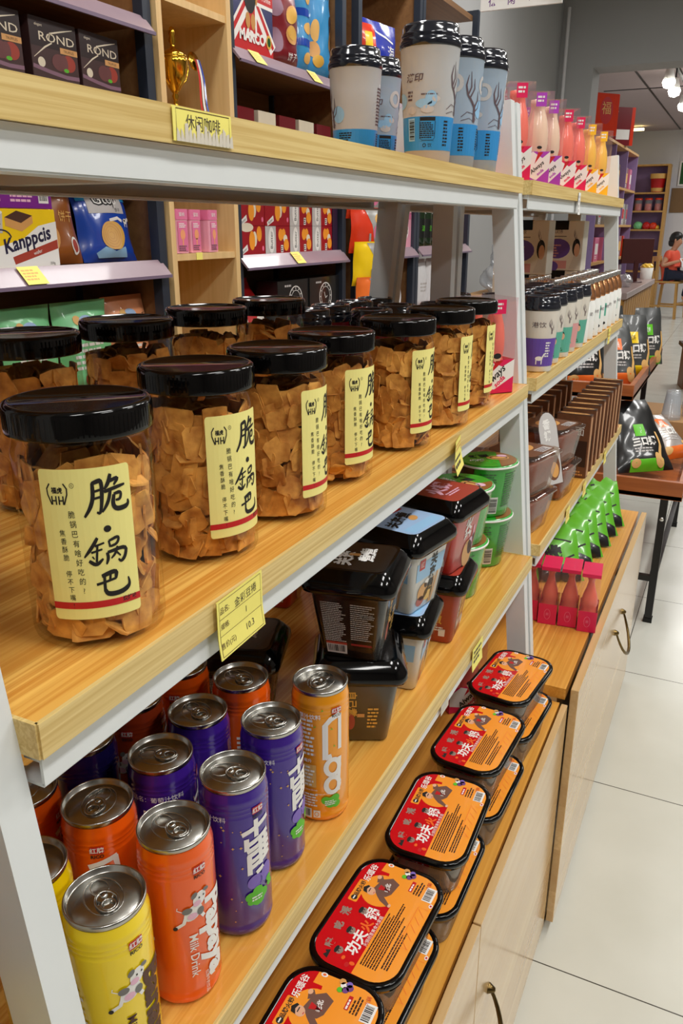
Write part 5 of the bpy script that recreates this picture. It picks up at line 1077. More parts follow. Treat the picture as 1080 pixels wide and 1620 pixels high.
BC = card_box(.26, .09, .185, M_fk, art_clk).build('gift_box')
single(BC, -1.52, 2.655, 1.2335, 0, 'black box printed with a clock face, left of the pair', 'box', 'black clock boxes')
again(BC, -1.515, 2.885, 1.2335, 0, 'black box printed with a clock face, right of the pair by the upright', 'box', 'black clock boxes')
# ---- strip of hanging bags between the bookcases
for k, (z, m_, nm) in enumerate(((1.63, M_ored, 'orange red hanging snack bag, topmost on the strip'), (1.50, M_ored, 'orange red hanging snack bag, second on the strip'), (1.375, M_bky, 'yellow hanging snack bag on the strip'), (1.24, M_orb, 'orange hanging snack bag at the bottom of the strip'))):
    b = pouch(MB(), .15, .17, .03, m_, 20+k, lambda a: (a.poly([(-.075, .17), (-.02, .16), (.02, .10), (.03, .04), (.045, 0), (-.075, 0)], m_, 1), a.poly([(-.015, .165), (.075, .165), (.075, .0), (.045, .0), (.028, .06), (.018, .11)], M_slv, 1), a.ell(.045, .08, .02, .03, M_pk3, 2), a.ell(.05, .13, .018, .02, M_star, 2)), seal=.06)
    b.box(-.006, -.001, -.004, .004, .16, .20, M_slv); o = b.build('hanging_snack_bag')
    single(o, -1.405+.012*k, 3.085, z, -35, nm, 'bag', 'hanging bags on the strip', ry=6)
st = MB(); st.box(-.003, .0, -.012, .012, 1.22, 1.95, M_slv); st.tube([(.0, 0, 1.94), (-.03, 0, 1.96), (-.035, .01, 1.94)], .002, M_bolt, 6); o = st.build('hanging_strip'); single(o, -1.425, 3.09, 0, -35, 'silver strip holding the orange and yellow hanging bags', 'hanger')
# ---- pink packs, dark bottles, white bags
def art_pp(a): a.ell(0, .075, .05, .045, M_wink, 1); a.text('喜糖', 0, .08, .045, M_mar, 2); a.fine(-.04, .045, .04, .055, 1, M_pinkc, 3, 2); a.rect(-.08, .125, .08, .15, M_pk3, 1); a.rect(-.082, .01, -.045, .11, M_ored, 1)
PP = card_box(.17, .10, .15, M_pk2, art_pp).build('candy_pack')
i = 0
for z in (0, .1515):
    for y, nm in ((3.52, 'left'), (3.70, 'right')):
        (single if i == 0 else again)(PP, -1.52, y-.0, 1.5065+z, 0, ('upper' if z else 'lower')+' pink candy pack, '+nm+' of the stack beside the dark upright', 'pack', 'stacked pink candy packs'); i += 1
M_gbot = mat('dark green glass', (22, 44, 22), .12, coat=.5); M_blab = mat('bottle label black', (16, 20, 16), .4)
def make_gb():
    t = empty('dark_bottle'); b = MB(); b.lathe([(.036, 0), (.038, .004), (.038, .15), (.034, .175), (.014, .205), (.013, .25), (.0145, .252), (.0145, .262), (.0001, .262)], M_gbot, 22, None, True); b.build('bottle_glass', t)
    b = MB(); b.lathe([(.0384, .04), (.0384, .13)], M_blab, 22); a = Art(); a.text('酒', 0, .085, .03, M_leaf, 1); a.put(b, cyl(.0385, 0, 0), .006); b.build('bottle_label', t); return t
GBT = make_gb()
for k in range(4):
    c = GBT if k == 0 else copy_tree(GBT)
    c.location = (-1.53, 3.93+.095*k, 1.5065); c.rotation_euler.z = -.4+.2*k; tag(c, ('leftmost', 'second', 'third', 'rightmost')[k]+' dark green bottle standing on the open rack', 'bottle', 'dark bottles on the open rack')
OP = card_box(.10, .06, .24, M_ored, lambda a: (a.text('年', 0, .15, .06, M_gold, 1), a.rect(-.04, .02, .04, .07, M_brk, 1))).build('gift_box')
single(OP, -1.50, 4.50, 1.5065, 0, 'tall orange red carton at the right end of the open rack', 'box')
M_wbag = mat('white foil bag', (232, 232, 234), .35, coat=.2)
WB = tall_pack(.15, .24, .07, M_wbag, lambda a: a.fine(-.04, .08, .04, .13, 3, M_gry, 3, 1), 'flour_bag', 15)
for k, y in enumerate((3.62, 3.98, 4.14, 4.42)):
    (single if k == 0 else again)(WB, -1.50, y, 1.2065, -8+5*k, ('white bag under the pink packs', 'left white bag of the pair under the dark bottles', 'right white bag of the pair under the dark bottles', 'white bag low on the right end of the open rack')[k], 'bag', 'plain white bags')
BW = tall_pack(.15, .13, .08, M_bblu, lambda a: (a.ell(-.02, .06, .04, .025, M_wink, 1), a.ell(-.04, .03, .02, .02, M_bor, 2), a.ell(.04, .09, .02, .02, M_sky, 1)), 'candy_bag', 16)
for k, y in enumerate((3.28, 3.44)): (single if k == 0 else again)(BW, -1.47, y, 1.2065, 8*k, 'blue and white candy bag below the pink packs, '+('left', 'right')[k]+' one', 'bag', 'blue and white candy bags', ry=-12)
# ---- plastic wrapped bundle on a carton beside the end wall
M_mdf = mat('plain table board', (190, 160, 120), .5)
t = empty('side_table', (-1.40, 5.35, 0), 0, 'plain side table near the far wall, carrying the plastic-wrapped bundle', 'table'); MB().box(-.34, .34, -.55, .55, .87, .90, M_mdf).build('tabletop', t)
for sx in (-1, 1):
    for sy in (-1, 1): MB().box(sx*.30-.02, sx*.30+.02, sy*.50-.02, sy*.50+.02, 0, .87, M_mdf).build('leg', t)
M_kcard = mat('corrugated cardboard', (176, 134, 88), .7)
b = MB(); b.box(-.2, .2, -.42, .42, 0, .30, M_kcard, None, .002, 1); b.box(-.2005, .2005, -.03, .03, .02, .3005, M_tan); single(b.build('cardboard_carton'), -1.38, 5.35, .9005, 0, 'brown cardboard carton under the clear plastic bundle', 'carton')
M_film = clear_mat('crumpled clear bag', (240, 242, 245), .6, .12, .10, .25, (225, 228, 232))
def lump(sx, sy, sz, m, seed, amp=.16):
    b = bmesh.new(); bmesh.ops.create_icosphere(b, subdivisions=4, radius=1); r = random.Random(seed); ph = [r.uniform(0, 6) for _ in range(9)]
    for v in b.verts:
        x, y, z = v.co; d = 1+amp*(sin(4*x+ph[0])*sin(5*y+ph[1])+.6*sin(9*x+7*z+ph[2])+.4*sin(13*y-9*z+ph[3]))*.6
        v.co = (x*d*sx, y*d*sy, max(-.72, z*d)*sz+.72*sz)
    b.verts.index_update(); mb = MB(); mb.add([v.co[:] for v in b.verts], [[v.index for v in f.verts] for f in b.faces], m, True); b.free(); return mb
b = lump(.17, .30, .12, M_film, 3); b2 = lump(.10, .16, .12, M_film, 5); b.add([(x, y-.06, z+.14) for x, y, z in b2.v], b2.f, M_film, True); b3 = lump(.05, .06, .07, M_film, 7); b.add([(x, y-.08, z+.29) for x, y, z in b3.v], b3.f, M_film, True)
single(b.build('plastic_bundle'), -1.38, 5.33, 1.2025, 0, 'crumpled clear plastic bag bundle heaped on the cardboard carton', 'bag')
# ---------------------------------------------------------------- yellow price tags
def tagcard(w, h, m, art, fold=0.0, torn=False):
    b = MB(); n = 8; f = lambda u, v, e: (e+.0008+fold*max(0, .35*h-(v+h/2))**1.0*.9, u+.25*fold*max(0, .3*h-(v+h/2)), v)
    a = Art(); a.rect(-w/2, -h/2, w/2, h/2, m, 0)
    if art: art(a)
    a.put(b, f, w/6, h/10); vs = [f(-w/2+w*i, -h/2+h*j/n, -.0006) for j in range(n+1) for i in (0, 1)]; b.add(vs, [(2*j, 2*j+2, 2*j+3, 2*j+1) for j in range(n)], m, True); return b
M_hand = mat('handwriting ink', (72, 62, 44), .6)
def art_tag1(a): a.stroke([(-.033, -.024), (-.033, .024), (.033, .024), (.033, -.024), (-.033, -.024)], .0005, M_brn, 1); a.text('品名:', -.025, .016, .0065, M_brn, 1); a.text('金彩豆捲', .008, .015, .0090, M_hand, 1, .05); a.text('规格:', -.025, .002, .0060, M_brn, 1); a.text('1', .008, .002, .008, M_hand, 1); a.stroke([(-.033, .009), (.033, .009)], .0004, M_brn, 1); a.stroke([(-.033, -.006), (.033, -.006)], .0004, M_brn, 1); a.text('售价(元)', -.022, -.015, .0062, M_brn, 1); a.text('10.3', .012, -.014, .0085, M_hand, 1)
single(tagcard(.072, .052, M_yel, art_tag1, .12).build('price_tag'), -.3395, .506, 1.295, 2, 'curled yellow price tag on the jar board below the second jar', 'price tag')
single(tagcard(.066, .050, M_yel, lambda a: (a.fine(-.03, .008, .03, .02, 2, M_star, 3, 1), a.fine(-.03, -.018, .02, .0, 2, M_hand, 5, 1)), .30).build('price_tag'), -.3395, 1.085, 1.290, 10, 'yellow price tag dangling from the jar board below the sixth jar', 'price tag')
M_worn = mat('torn grey paper', (212, 204, 188), .7)
def art_torn(a):
    a.stroke([(-.033, -.010), (-.033, .010), (.034, .010), (.034, -.008)], .0005, M_brn, 1); a.text('休闲咖啡', .0, .002, .011, M_hand, 1)
    r = random.Random(4)
    for k in range(15): x = -.034+k*.0048; a.poly([(x, -.0112), (x+.0052, -.0112), (x+.004+r.uniform(-.001, .001), r.uniform(-.006, .003)), (x+.001, r.uniform(-.006, .003))], M_worn, 2)
single(tagcard(.074, .0225, M_yel, art_torn).build('price_tag'), -.3775, .543, 1.6685, 0, 'torn yellow price tag stuck on the top board edge', 'price tag')
single(tagcard(.055, .040, M_yel, lambda a: a.fine(-.02, -.01, .02, .015, 3, M_hand, 3, 1), .1).build('price_tag'), -.3035, 1.125, .950, 0, 'yellow price tag on the can board above the fourth hot pot box', 'price tag')
single(tagcard(.034, .024, M_worn, lambda a: a.fine(-.012, -.008, .012, .008, 2, M_gry, 3, 1)).build('price_tag'), -.3095, .985, .937, 0, 'small pale sticker on the white beam above the third hot pot box', 'sticker')
single(tagcard(.026, .048, M_paper, lambda a: a.fine(-.008, -.02, .008, .02, 4, M_gry, 3, 1), .1).build('price_tag'), -.3775, 2.04, 1.650, 0, 'white price tag on the far top board edge', 'price tag')
single(tagcard(.040, .045, M_yel, lambda a: a.fine(-.015, -.015, .015, .015, 3, M_star, 3, 1)).build('price_tag'), -.3405, 2.50, 1.297, 0, 'yellow price tag on the far middle board', 'price tag')
for k, y in enumerate((1.86, 2.08, 2.42)): single(tagcard(.045, .036, M_yel, lambda a: a.fine(-.016, -.01, .016, .012, 3, M_star, 3, 1), .1).build('price_tag'), -.3035, y, .952, 0, ('nearest', 'middle', 'farthest')[k]+' yellow price tag on the far third board', 'price tag', 'tags on the far third board')
for (y, z, lb) in ((1.385, 1.4965, 'yellow price tag on the mauve rail below the wafer box'), (2.62, 1.4965, 'yellow price tag on the mauve rail below the red biscuit boxes'), (2.385, 2.0865, 'yellow price tag on the mauve rail below the union flag box'), (2.76, 2.0865, 'yellow price tag on the mauve rail below the maroon bag')):
    single(tagcard(.062, .050, M_yel, lambda a: a.fine(-.025, -.015, .02, .018, 4, M_star, 3, 1)).build('price_tag'), XF+.0125, y, z, 0, lb, 'price tag', 'tags on the mauve rails', ry=-42)
single(tagcard(.03, .02, M_yel, None).build('price_tag'), XF+.0085, 2.03, 1.519, 0, 'small yellow tag on the cubby shelf under the pink cartons', 'price tag')
# ---------------------------------------------------------------- hanging sign at the top
b = MB(); b.box(-.153, .153, -.006, .006, 0, .20, M_paper); a = Art()
for k, c in enumerate('休闲零食'): a.text(c, -.108+.073*k, .026, .030, M_purp, 1, 0, .02)
a.stroke([(-.153, .055), (.153, .055)], .004, M_lil, 1); a.put(b, lambda u, v, e: (u, -.006-e, v)); b.tube([(-.13, 0, .20), (-.13, 0, 1.13)], .002, M_bolt, 6); b.tube([(.13, 0, .20), (.13, 0, 1.13)], .002, M_bolt, 6)
single(b.build('hanging_sign'), -.908, 3.4, 2.371, 0, 'white hanging sign with purple characters at the top edge', 'sign')
b = MB(); b.box(-.153, .153, -.006, .006, 0, .20, M_paper); b.tube([(-.13, 0, .20), (.43, 0, 1.12)], .002, M_bolt, 6)
single(b.build('hanging_sign'), -.745, 3.30, 2.417, 0, 'second white hanging sign, just its lower corner at the top right', 'sign', ry=25)
# ---------------------------------------------------------------- two level tray table past the far shelf
M_tray2 = wood_mat('red brown tray wood', (176, 100, 52), (148, 78, 38), None, .35, 40, 2.5, 0, 'X', coat=.2)
t = empty('tray_table', (-.53, 4.05, 0), 0, 'red brown wooden tray table on black metal legs, two trays high', 'table')
def tray(x0, x1, y0, y1, z0, z1):
    b = MB(); w = .022; b.box(x0, x1, y0, y1, z0, z0+.018, M_tray2); b.box(x0, x1, y0, y0+w, z0, z1, M_tray2, None, .002, 1); b.box(x0, x1, y1-w, y1, z0, z1, M_tray2, None, .002, 1); b.box(x0, x0+w, y0+w, y1-w, z0, z1, M_tray2); b.box(x1-w, x1, y0+w, y1-w, z0, z1, M_tray2, None, .002, 1); return b
tray(-.55, .425, -.70, .75, .555, .632).build('lower_tray', t); tray(-.55, .165, -.44, .80, .895, .962).build('upper_tray', t)
for sx, X in ((1, .36), (-1, -.48)):
    for Y in (-.685, .61): MB().bar((X, Y, 0.0), (X, Y, .555), .030, .030, M_blackm).box(X-.018, X+.018, Y-.018, Y+.018, 0, .02, M_black).build('leg', t)
    MB().bar((X, -.67, .20), (X, .60, .20), .022, .022, M_blackm, (1, 0, 0)).build('side_bar', t)
for Y in (-.685, .61): MB().bar((-.465, Y, .20), (.345, Y, .20), .024, .024, M_blackm).build('stretcher', t)
for X in (-.50, .10):
    for Y in (-.40, .72): MB().bar((X, Y, .573), (X, Y, .895), .026, .026, M_blackm).build('tray_post', t)
MB().lathe([(.0001, .003), (.008, .002), (.009, 0)], M_sil, 12, TR(.36, -.701, .47, pi/2)).build('bolt_head', t)
def art_bag(accent):
    def f(a):
        a.rect(-.035, .15, .02, .205, accent, 1); a.text('饼', -.008, .177, .03, M_wink if accent != M_bky else M_brn, 2); a.text('三口锅', .006, .125, .040, M_wink, 2, .05, .05); a.fine(-.05, .075, .06, .10, 2, M_gry, 3, 2); a.rect(-.08, .0, .08, .045, accent, 1); a.ell(.058, .04, .020, .034, M_cook, 2, rot=.3); a.poly([(.066, .03), (.088, .10), (.084, .17), (.074, .17), (.076, .11), (.056, .05)], M_cook, 2); a.ell(-.055, .03, .022, .018, M_cook, 3)
    return f
def snackb(m, acc, seed, h=.29, w=.19): return pouch(MB(), w, h, .08, m, seed, art_bag(acc), seal=.05, taper=.32).build('snack_bag')
single(snackb(M_char, M_lime, 31), -.42, 4.52, .916, -60, 'charcoal and green snack bag standing at the far end of the upper tray', 'snack bag', ry=-8)
single(snackb(M_char, M_bky, 32), -.44, 4.14, .916, -62, 'charcoal snack bag with yellow panel in the middle of the upper tray', 'snack bag', ry=-14)
single(snackb(M_char, M_orb, 33), -.47, 3.86, .916, -62, 'charcoal snack bag with orange foot at the near end of the upper tray', 'snack bag', ry=-22)
single(snackb(M_char, M_lime, 34), -.62, 4.55, .916, -66, 'charcoal snack bag with green top behind the yellow panel bag', 'snack bag', ry=-6)
for k, (x, y) in enumerate(((-.60, 3.75), (-.66, 4.0), (-.80, 3.9), (-.80, 4.25))):
    single(snackb(M_fk, M_orb, 35+k), x, y, .916, -60-8*k, 'black snack bag in the dark rear of the upper tray, '+('nearest', 'second', 'third', 'farthest')[k]+' one', 'snack bag', 'black bags at the rear of the upper tray', ry=-16)
single(snackb(M_fk, M_lime, 41, .34, .26), -.268, 3.53, .612, -52, 'large black and green snack bag leaning back in the lower tray', 'snack bag', ry=-38)
single(snackb(M_fk, M_orb, 42, .30, .20), -.22, 3.90, .62, -30, 'black and orange snack bag lying behind the large green one in the lower tray', 'snack bag', ry=-62)
single(snackb(M_fk, M_lime, 43, .30, .20), -.585, 3.52, .605, -75, 'black and green snack bag at the left in the lower tray behind the white post', 'snack bag', ry=-30)
single(snackb(M_fk, M_lime, 46, .28, .19), -.80, 3.55, .605, -80, 'black snack bag leftmost in the lower tray', 'snack bag', ry=-26)
M_slvb = mat('silver printed foil', (206, 196, 190), .25, .5)
single(snackb(M_slvb, M_orb, 44, .24, .17), -.165, 3.78, .62, -40, 'silver snack bag with orange panel at the right edge of the lower tray', 'snack bag', ry=-48)
# plastic cups stacked upside down
M_pcup = clear_mat('clear drinking cup', (246, 248, 250), .55, .06, .10, .22, (225, 228, 232))
def make_stack():
    t = empty('cup_stack'); 
    for k in range(3):
        b = MB(); z = .012*k; b.lathe([(.0001, z+.118), (.031, z+.118), (.033, z+.116), (.044, z+.006), (.0465, z+.004), (.0465, z)], M_pcup, 30); b.build('plastic_cup', t)
    return t
CS = make_stack()
for k, (x, y, lb) in enumerate(((-.240, 4.22, 'stack of clear plastic cups standing upside down beside the upper tray'), (-.150, 4.32, 'second stack of clear plastic cups cut by the right edge'), (-.165, 4.52, 'third stack of clear plastic cups, behind the first'))):
    c = CS if k == 0 else copy_tree(CS); c.location = (x, y, .7045); tag(c, lb, 'cups', 'stacks of clear cups')
b = MB(); b.box(-.16, .16, -.22, .22, 0, .125, M_kcard, None, .002, 1); single(b.build('cardboard_carton'), -.24, 4.38, .5785, 0, 'low carton in the lower tray under the plastic cups', 'carton')
# ---------------------------------------------------------------- beyond the opening: shelf row, counter, bookcase, person
M_lilw = mat('lilac back panel', (150, 126, 176), .6); M_pine = wood_mat('yellow pine', (206, 160, 92), (186, 138, 70), None, .5, 30, 2, 0, 'Z'); M_dkw = mat('dark red wood', (72, 32, 30), .4)
t = empty('lilac_wall_shelf', (-1.62, 10.05, 0), 0, 'lilac-backed wall shelf row running away beyond the opening', 'shelf'); b = MB(); b.box(-.20, -.18, -1.35, 1.35, 0, 2.44, M_lilw); b.build('back_panel', t)
for z in (.10, .50, .90, 1.25, 1.62, 2.02, 2.44): MB().box(-.18, .19, -1.35, 1.35, z-.025, z, M_pine).build('shelf_board', t)
for y in (-1.35, -.45, .45, 1.35): MB().box(-.18, .185, y-.012, y+.012, 0, 2.415, M_lilw).build('divider', t)
CB = {}
def goods(key, w, d, h, m, m2):
    if key not in CB: CB[key] = card_box(w, d, h, m, lambda a: (a.rect(-w*.35, h*.3, w*.35, h*.75, m2, 1), a.fine(-w*.3, h*.1, w*.3, h*.25, 2, M_wink, 3, 1))).build('gift_box'); return CB[key]
    return copy_tree(CB[key])
i = 0; rr0 = random.Random(3); pal = ((M_ored, M_bky), (M_pk3, M_wink), (M_dkw, M_gold), (M_slv, M_red), (M_mar, M_star))
pos = {0: 'bottom', 1: 'low', 2: 'middle', 3: 'upper', 4: 'top'}
for zi, z in enumerate((.90, 1.25, 1.62, 2.02)):
    for k in range(8):
        y = 8.86+.335*k
        if abs((y-10.05)/.9-round((y-10.05)/.9-.5)-.5) < .14: y += .12
        c = rr0.randrange(5); o = goods(c, .20, .13, .24, *pal[c]); single(o, -1.54, y, z+.0005, 4*rr0.uniform(-1, 1), ('nearest', 'second', 'third', 'fourth', 'fifth', 'sixth', 'seventh', 'farthest')[k]+' packet on the '+('lowest', 'second', 'third', 'highest')[zi]+' visible board of the lilac wall shelf', 'packet', 'packets on the lilac wall shelf')
single(card_box(.30, .10, .37, M_ored, lambda a: (a.ell(0, .22, .08, .12, M_red, 1), a.text('福', 0, .24, .12, M_star, 2))).build('gift_box'), -1.50, 8.92, 2.4405, -40, 'large orange red gift box standing on top of the lilac wall shelf', 'box')
single(card_box(.26, .14, .38, M_mar, lambda a: (a.rect(-.08, .06, .08, .16, M_wink, 1), a.rect(.09, .0, .13, .38, M_ored, 1))).build('gift_box'), -1.50, 10.1, 2.4405, -50, 'dark red gift box on top of the lilac wall shelf, farther back', 'box')
# counter with a stone top and slatted front
M_stone = mat('grey brown stone', (170, 150, 146), .3, var=.25, scale=14); M_slat = wood_mat('slatted counter wood', (196, 146, 66), (160, 112, 44), None, .45, 20, 2, 0, 'Z')
t = empty('slatted_counter', (-1.24, 10.2, 0), 0, 'long counter with a stone top and yellow slatted wood front', 'counter'); MB().box(-.16, .13, -1.35, 1.25, 0, .90, M_slat).build('counter_body', t); MB().box(-.17, .17, -1.38, 1.29, .90, .965, M_stone, None, .006, 1).build('stone_top', t)
for k in range(13): MB().box(.13, .145, -1.33+.2*k, -1.33+.2*k+.165, .02, .88, M_slat).build('front_slat', t)
t = empty('desk_monitor', (-1.22, 10.6, .9655), RAD(-60), 'dark monitor on a stand on the slatted counter', 'monitor'); b = MB(); b.box(-.02, .01, -.19, .19, .22, .50, M_dkw, None, .004, 1); b.build('screen', t); MB().bar((0, 0, .01), (0, 0, .26), .05, .03, M_dkw).build('stand_neck', t); MB().lathe([(.09, 0), (.09, .01), (.0001, .012)], M_dkw, 20).build('stand_base', t)
single(lump(.10, .14, .08, M_film, 11).build('plastic_bundle'), -1.24, 9.75, .9655, 0, 'clear plastic wrapped goods on the slatted counter before the monitor', 'bag')
t = empty('snack_tin', (-1.17, 11.35, .9655), 0, 'white tub of yellow snacks at the far end of the slatted counter', 'tub'); MB().lathe([(.07, 0), (.08, .14), (.078, .14), (.069, .01)], M_paper, 22, None, True).build('tub_body', t); o = lump(.074, .074, .045, M_ylw, 12).build('snack_heap', t, (0, 0, .115)); o['kind'] = 'stuff'
# pine bookcase on the end wall
t = empty('pine_bookcase', (-2.0, 18.2, 0), 0, 'tall pine bookcase with lilac back at the end of the far room', 'bookcase'); MB().box(-.33, .33, .16, .18, 0, 2.72, M_lilw).build('back_panel', t)
for s in (-1, 1): MB().box(s*.33-.025, s*.33+.025, -.18, .16, 0, 2.75, M_pine).build('side_panel', t)
for z in (2.75, 2.24, 1.90, 1.55, 1.15, .75, .35, .06): MB().box(-.305, .305, -.18, .16, z-.03, z, M_pine).build('shelf_board', t)
t = empty('red_bucket', (-1.86, 18.15, 2.2405), 0, 'red snack bucket with a pale band on the top shelf of the pine bookcase', 'bucket'); MB().lathe([(.11, 0), (.15, .32), (.155, .32), (.155, .34), (.0001, .345)], M_red, 26, None, True).build('bucket_body', t); MB().lathe([(.1512, .25), (.1565, .34)], M_star, 26).build('bucket_band', t); MB().lathe([(.1115, .01), (.121, .08)], M_star, 26).build('bucket_label', t)
def make_tin():
    t = empty('clear_jar'); MB().lathe([(.07, 0), (.072, .005), (.072, .20), (.0001, .20)], M_pcup, 20).build('jar_body', t); o = MB().lathe([(.066, .003), (.066, .13), (.0001, .135)], M_ored, 18).build('jar_sweets', t); o['kind'] = 'stuff'; MB().lathe([(.074, .20), (.074, .235), (.0001, .237)], M_ored, 20).build('jar_lid', t); return t
TN = make_tin()
for k, x in enumerate((-2.18, -1.99, -1.80)):
    c = TN if k == 0 else copy_tree(TN); c.location = (x, 18.15, 1.9005); tag(c, ('left', 'middle', 'right')[k]+' orange sweet jar on the second shelf of the pine bookcase', 'jar', 'orange sweet jars')
for k, (x, m_, s) in enumerate(((-2.14, M_mint, .09), (-1.98, M_red, .085), (-1.85, M_ored, .08), (-1.77, M_ylw, .048))):
    single(lump(s, s, s*.95, m_, 50+k, .06).build('toy_fruit'), x, 18.12, 1.5505, 0, ('green', 'red', 'orange red', 'yellow')[k]+' round ornament on the third shelf of the pine bookcase', 'ornament', 'round ornaments')
single(lump(.13, .09, .12, M_fk, 61).build('dark_bag'), -1.85, 18.12, .7505, 0, 'dark bag on a low shelf of the pine bookcase', 'bag')
# board and frame on the end wall
single(MB().box(0, 1.6, -.012, .0, 0, .46, mat('brown notice board', (128, 98, 62), .6)).build('notice_board'), -1.62, 18.595, 1.87, 0, 'brown board on the end wall above the seated person', 'board')
b = MB(); b.box(0, .34, -.012, 0, 0, .40, M_grnd); 
for q in ((-.03, 0, -.03, .43), (.34, .37, -.03, .43), (0, .34, -.03, 0), (0, .34, .40, .43)): b.box(q[0], q[1], -.02, 0, q[2], q[3], M_wink)
single(b.build('wall_picture'), -1.50, 18.595, 2.40, 0, 'white framed dark picture on the end wall at the right edge', 'picture')
# track lights and a strip lamp under the far ceiling
M_lamp = mat('lit lamp', (255, 250, 236), .5, var=0, emit=30.0); M_lampy = mat('lit warm strip', (255, 236, 160), .5, var=0, emit=6.0)
for k, y in enumerate((10.7, 11.4, 12.8)):
    t = empty('track_light', (-1.11, y, 3.13), 0, ('nearest', 'middle', 'farthest')[k]+' lit spot lamp on the ceiling track', 'lamp', 'spot lamps on the ceiling track'); MB().lathe([(.0001, .14), (.04, .14), (.06, .02), (.055, .02)], M_paper, 18, TR(0, 0, 0, .3)).build('lamp_housing', t); MB().lathe([(.0001, .075), (.05, .055), (.072, .005), (.055, -.045), (.0001, -.066)], M_lamp, 18, TR(0, 0, -.005, .3)).build('lamp_bulb', t); MB().tube([(0, -.0, .13), (0, 0, .27)], .01, M_blackm, 6).build('lamp_stem', t)
b = MB(); b.box(-.02, .02, -1.6, 1.6, -.025, 0, M_blackm); single(b.build('lamp_track'), -1.11, 11.8, 3.40, 0, 'black ceiling track carrying the spot lamps', 'lamp track')
b = MB(); b.box(-.17, .17, -.05, .05, -.04, 0, M_lampy); single(b.build('strip_lamp'), -2.34, 17.6, 3.36, 0, 'small lit strip lamp on the far ceiling', 'lamp')
# ---------------------------------------------------------------- seated person with a phone, on a wooden chair
def skinned(name, verts, edges, radii, m, parent, sub=2):
    me = bpy.data.meshes.new(name); me.from_pydata(verts, edges, []); o = bpy.data.objects.new(name, me); COL.objects.link(o)
    md = o.modifiers.new('s', 'SKIN'); md.use_smooth_shade = True
    for v, r in zip(me.skin_vertices[0].data, radii): v.radius = (r, r) if not isinstance(r, tuple) else r
    me.skin_vertices[0].data[0].use_root = True
    ms = o.modifiers.new('u', 'SUBSURF'); ms.levels = sub; ms.render_levels = sub
    dg = bpy.context.evaluated_depsgraph_get(); nm = bpy.data.meshes.new_from_object(o.evaluated_get(dg)); nm.name = name
    bpy.data.objects.remove(o); nm.materials.clear(); nm.materials.append(m)
    for p in nm.polygons: p.use_smooth = True
    r = bpy.data.objects.new(name, nm); COL.objects.link(r); r.parent = parent; reg(r, parent); return r
M_skin = mat('warm skin', (206, 150, 118), .5); M_shirt = mat('coral red shirt', (236, 92, 66), .7); M_jean = mat('dark navy trousers', (30, 36, 58), .8); M_hair = mat('black hair', (24, 20, 20), .45); M_shoe = mat('pale shoe', (206, 190, 170), .6)
P = empty('person', (-1.31, 16.5, 0), RAD(-18), 'person in coral red shirt and dark trousers seated on a wooden chair, holding a phone', 'person')
V = []; Ed = []; R = []
def vt(p, r, frm=None):
    V.append(p); R.append(r)
    if frm is not None: Ed.append((frm, len(V)-1))
    return len(V)-1
pel = vt((0, 0, .78), .125); wa = vt((.01, 0, .92), .118, pel); ch = vt((.01, 0, 1.08), .135, wa); ns = vt((.035, 0, 1.20), .065, ch); nk = vt((.055, 0, 1.245), .05, ns); jw = vt((.085, 0, 1.30), .068, nk); hd = vt((.085, 0, 1.375), .094, jw); tp = vt((.08, 0, 1.43), .07, hd)
vt((.172, 0, 1.345), .009, hd)
for s in (-1, 1):
    sh = vt((.02, s*.155, 1.13), .062, ch); el = vt((-.03 if s < 0 else .03, s*.27, .93), .043, sh); wr = vt((.20, s*.135, 1.01), .028, el); pm = vt((.265, s*.095, 1.025), .030, wr)
    for k, (dy, L) in enumerate(((-.022, .062), (-.008, .072), (.007, .068), (.021, .054))):
        f1 = vt((.265+L*.62, s*.085+dy*.7, 1.035+.010*k), .009, pm); vt((.265+L*.85, s*.055+dy*.4, 1.048+.010*k), .008, f1)
    th = vt((.275, s*.060, 1.060), .0095, pm); vt((.305, s*.045, 1.078), .008, th)
    hp = vt((.06, s*.09, .75), .095, pel); kn = vt((.43, s*.115, .735), .062, hp); cf = vt((.41, s*.11, .55), .052, kn); an = vt((.36, s*.10, .36), .036, cf); vt((.47, s*.11, .325), .034, an)
skinned('body', V, Ed, R, M_skin, P)
def cloth(name, chain, m):
    v = [c[0] for c in chain]; e = [(c[2], i) for i, c in enumerate(chain) if c[2] is not None]; return skinned(name, v, e, [c[1] for c in chain], m, P)
cloth('shirt', [((0, 0, .78), .150, None), ((.01, 0, .92), .142, 0), ((.01, 0, 1.08), .155, 1), ((.03, 0, 1.185), .085, 2), ((.02, -.155, 1.13), .078, 2), ((.0, -.225, 1.02), .066, 4), ((.02, .155, 1.13), .078, 2), ((.028, .225, 1.02), .066, 6), ((.02, 0, .71), .148, 0)], M_shirt)
cloth('trousers', [((.0, 0, .765), .135, None), ((.08, -.09, .76), .108, 0), ((.43, -.115, .74), .076, 1), ((.41, -.11, .56), .066, 2), ((.365, -.10, .385), .052, 3), ((.08, .09, .76), .108, 0), ((.43, .115, .74), .076, 5), ((.41, .11, .56), .066, 6), ((.365, .10, .385), .052, 7)], M_jean)
hb = lump(.112, .108, .10, M_hair, 5, .02); hb.v = [(x-.03*max(0, .09-z)/.09, y, z) for x, y, z in hb.v]; hb.build('hair', P, (.058, 0, 1.345)); cloth('hair_back', [((.01, 0, 1.38), .088, None), ((-.015, 0, 1.31), .072, 0), ((-.015, 0, 1.25), .05, 1)], M_hair)
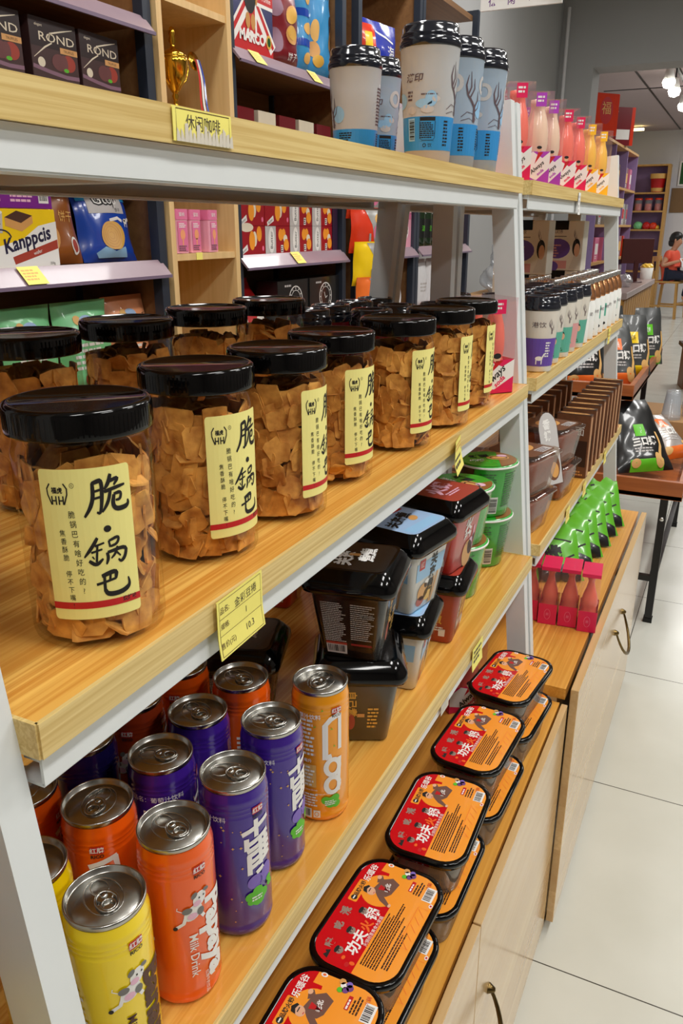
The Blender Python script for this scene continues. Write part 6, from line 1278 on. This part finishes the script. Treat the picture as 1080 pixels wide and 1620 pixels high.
for s in (-1, 1):
    cloth('shoe', [((.35, s*.10, .335), .042, None), ((.42, s*.105, .322), .042, 0), ((.50, s*.11, .318), .036, 1)], M_shoe)
    MB().lathe([(.0001, -.009), (.009, 0), (.0001, .009)], M_hair, 10, TR(.165, s*.034, 1.385)).build('eye', P); MB().lathe([(.0001, -.03), (.012, -.02), (.016, 0), (.012, .02), (.0001, .03)], M_skin, 10, TR(.085, s*.098, 1.365)).build('ear', P)
MB().box(-.004, .004, -.018, .018, -.003, .003, M_brk, TR(.170, 0, 1.312)).build('mouth', P)
o = MB().box(-.004, .004, -.038, .038, -.075, .075, M_black, None, .003, 1).build('mobile_phone')
single(o, -1.31+.335*cos(RAD(-18)), 16.5+.335*sin(RAD(-18)), 1.075, -18, 'dark phone held up by the seated person', 'phone', ry=-30)
o = pouch(MB(), .20, .24, .05, M_wbag, 71).build('paper_bag'); single(o, -1.00, 16.33, .845, -30, 'white bag on the knees of the seated person', 'bag', ry=-25)
t = empty('wooden_chair', (-1.31, 16.5, 0), RAD(-18), 'light wooden high chair under the seated person', 'chair')
MB().box(-.22, .30, -.22, .22, .625, .660, M_pine, None, .006, 1).build('seat', t)
for sx, sy in ((-1, -1), (-1, 1), (1, -1), (1, 1)): MB().bar((.04+sx*.26, sy*.23, 0), (.04+sx*.21, sy*.19, .63), .042, .042, M_pine).build('leg', t)
for sy in (-1, 1): MB().bar((-.20, sy*.215, .22), (.28, sy*.215, .22), .03, .03, M_pine).build('side_rail', t); MB().bar((-.18, sy*.19, .65), (-.27, sy*.19, 1.08), .035, .035, M_pine).build('back_post', t)
MB().box(.245, .345, -.22, .22, .258, .284, M_pine).build('foot_rail', t); MB().bar((-.262, -.20, 1.04), (-.262, .20, 1.04), .028, .09, M_pine, (1, 0, 0)).build('back_rail', t)
# wooden crate stool standing on the floor past the tray table
t = empty('wooden_stool', (-.44, 9.2, 0), RAD(12), 'dark brown wooden bench on the tiled floor beyond the tray table', 'stool')
MB().box(-.08, .75, -.17, .17, .42, .46, M_kraftd, None, .004, 1).build('seat', t); 
for x in (-.04, .68): MB().box(x, x+.04, -.16, .16, 0, .42, M_kraft).build('side_panel', t)
MB().box(0, .68, -.012, .012, .1, .40, M_kraft).build('stretcher', t)
bpy.context.view_layer.update()
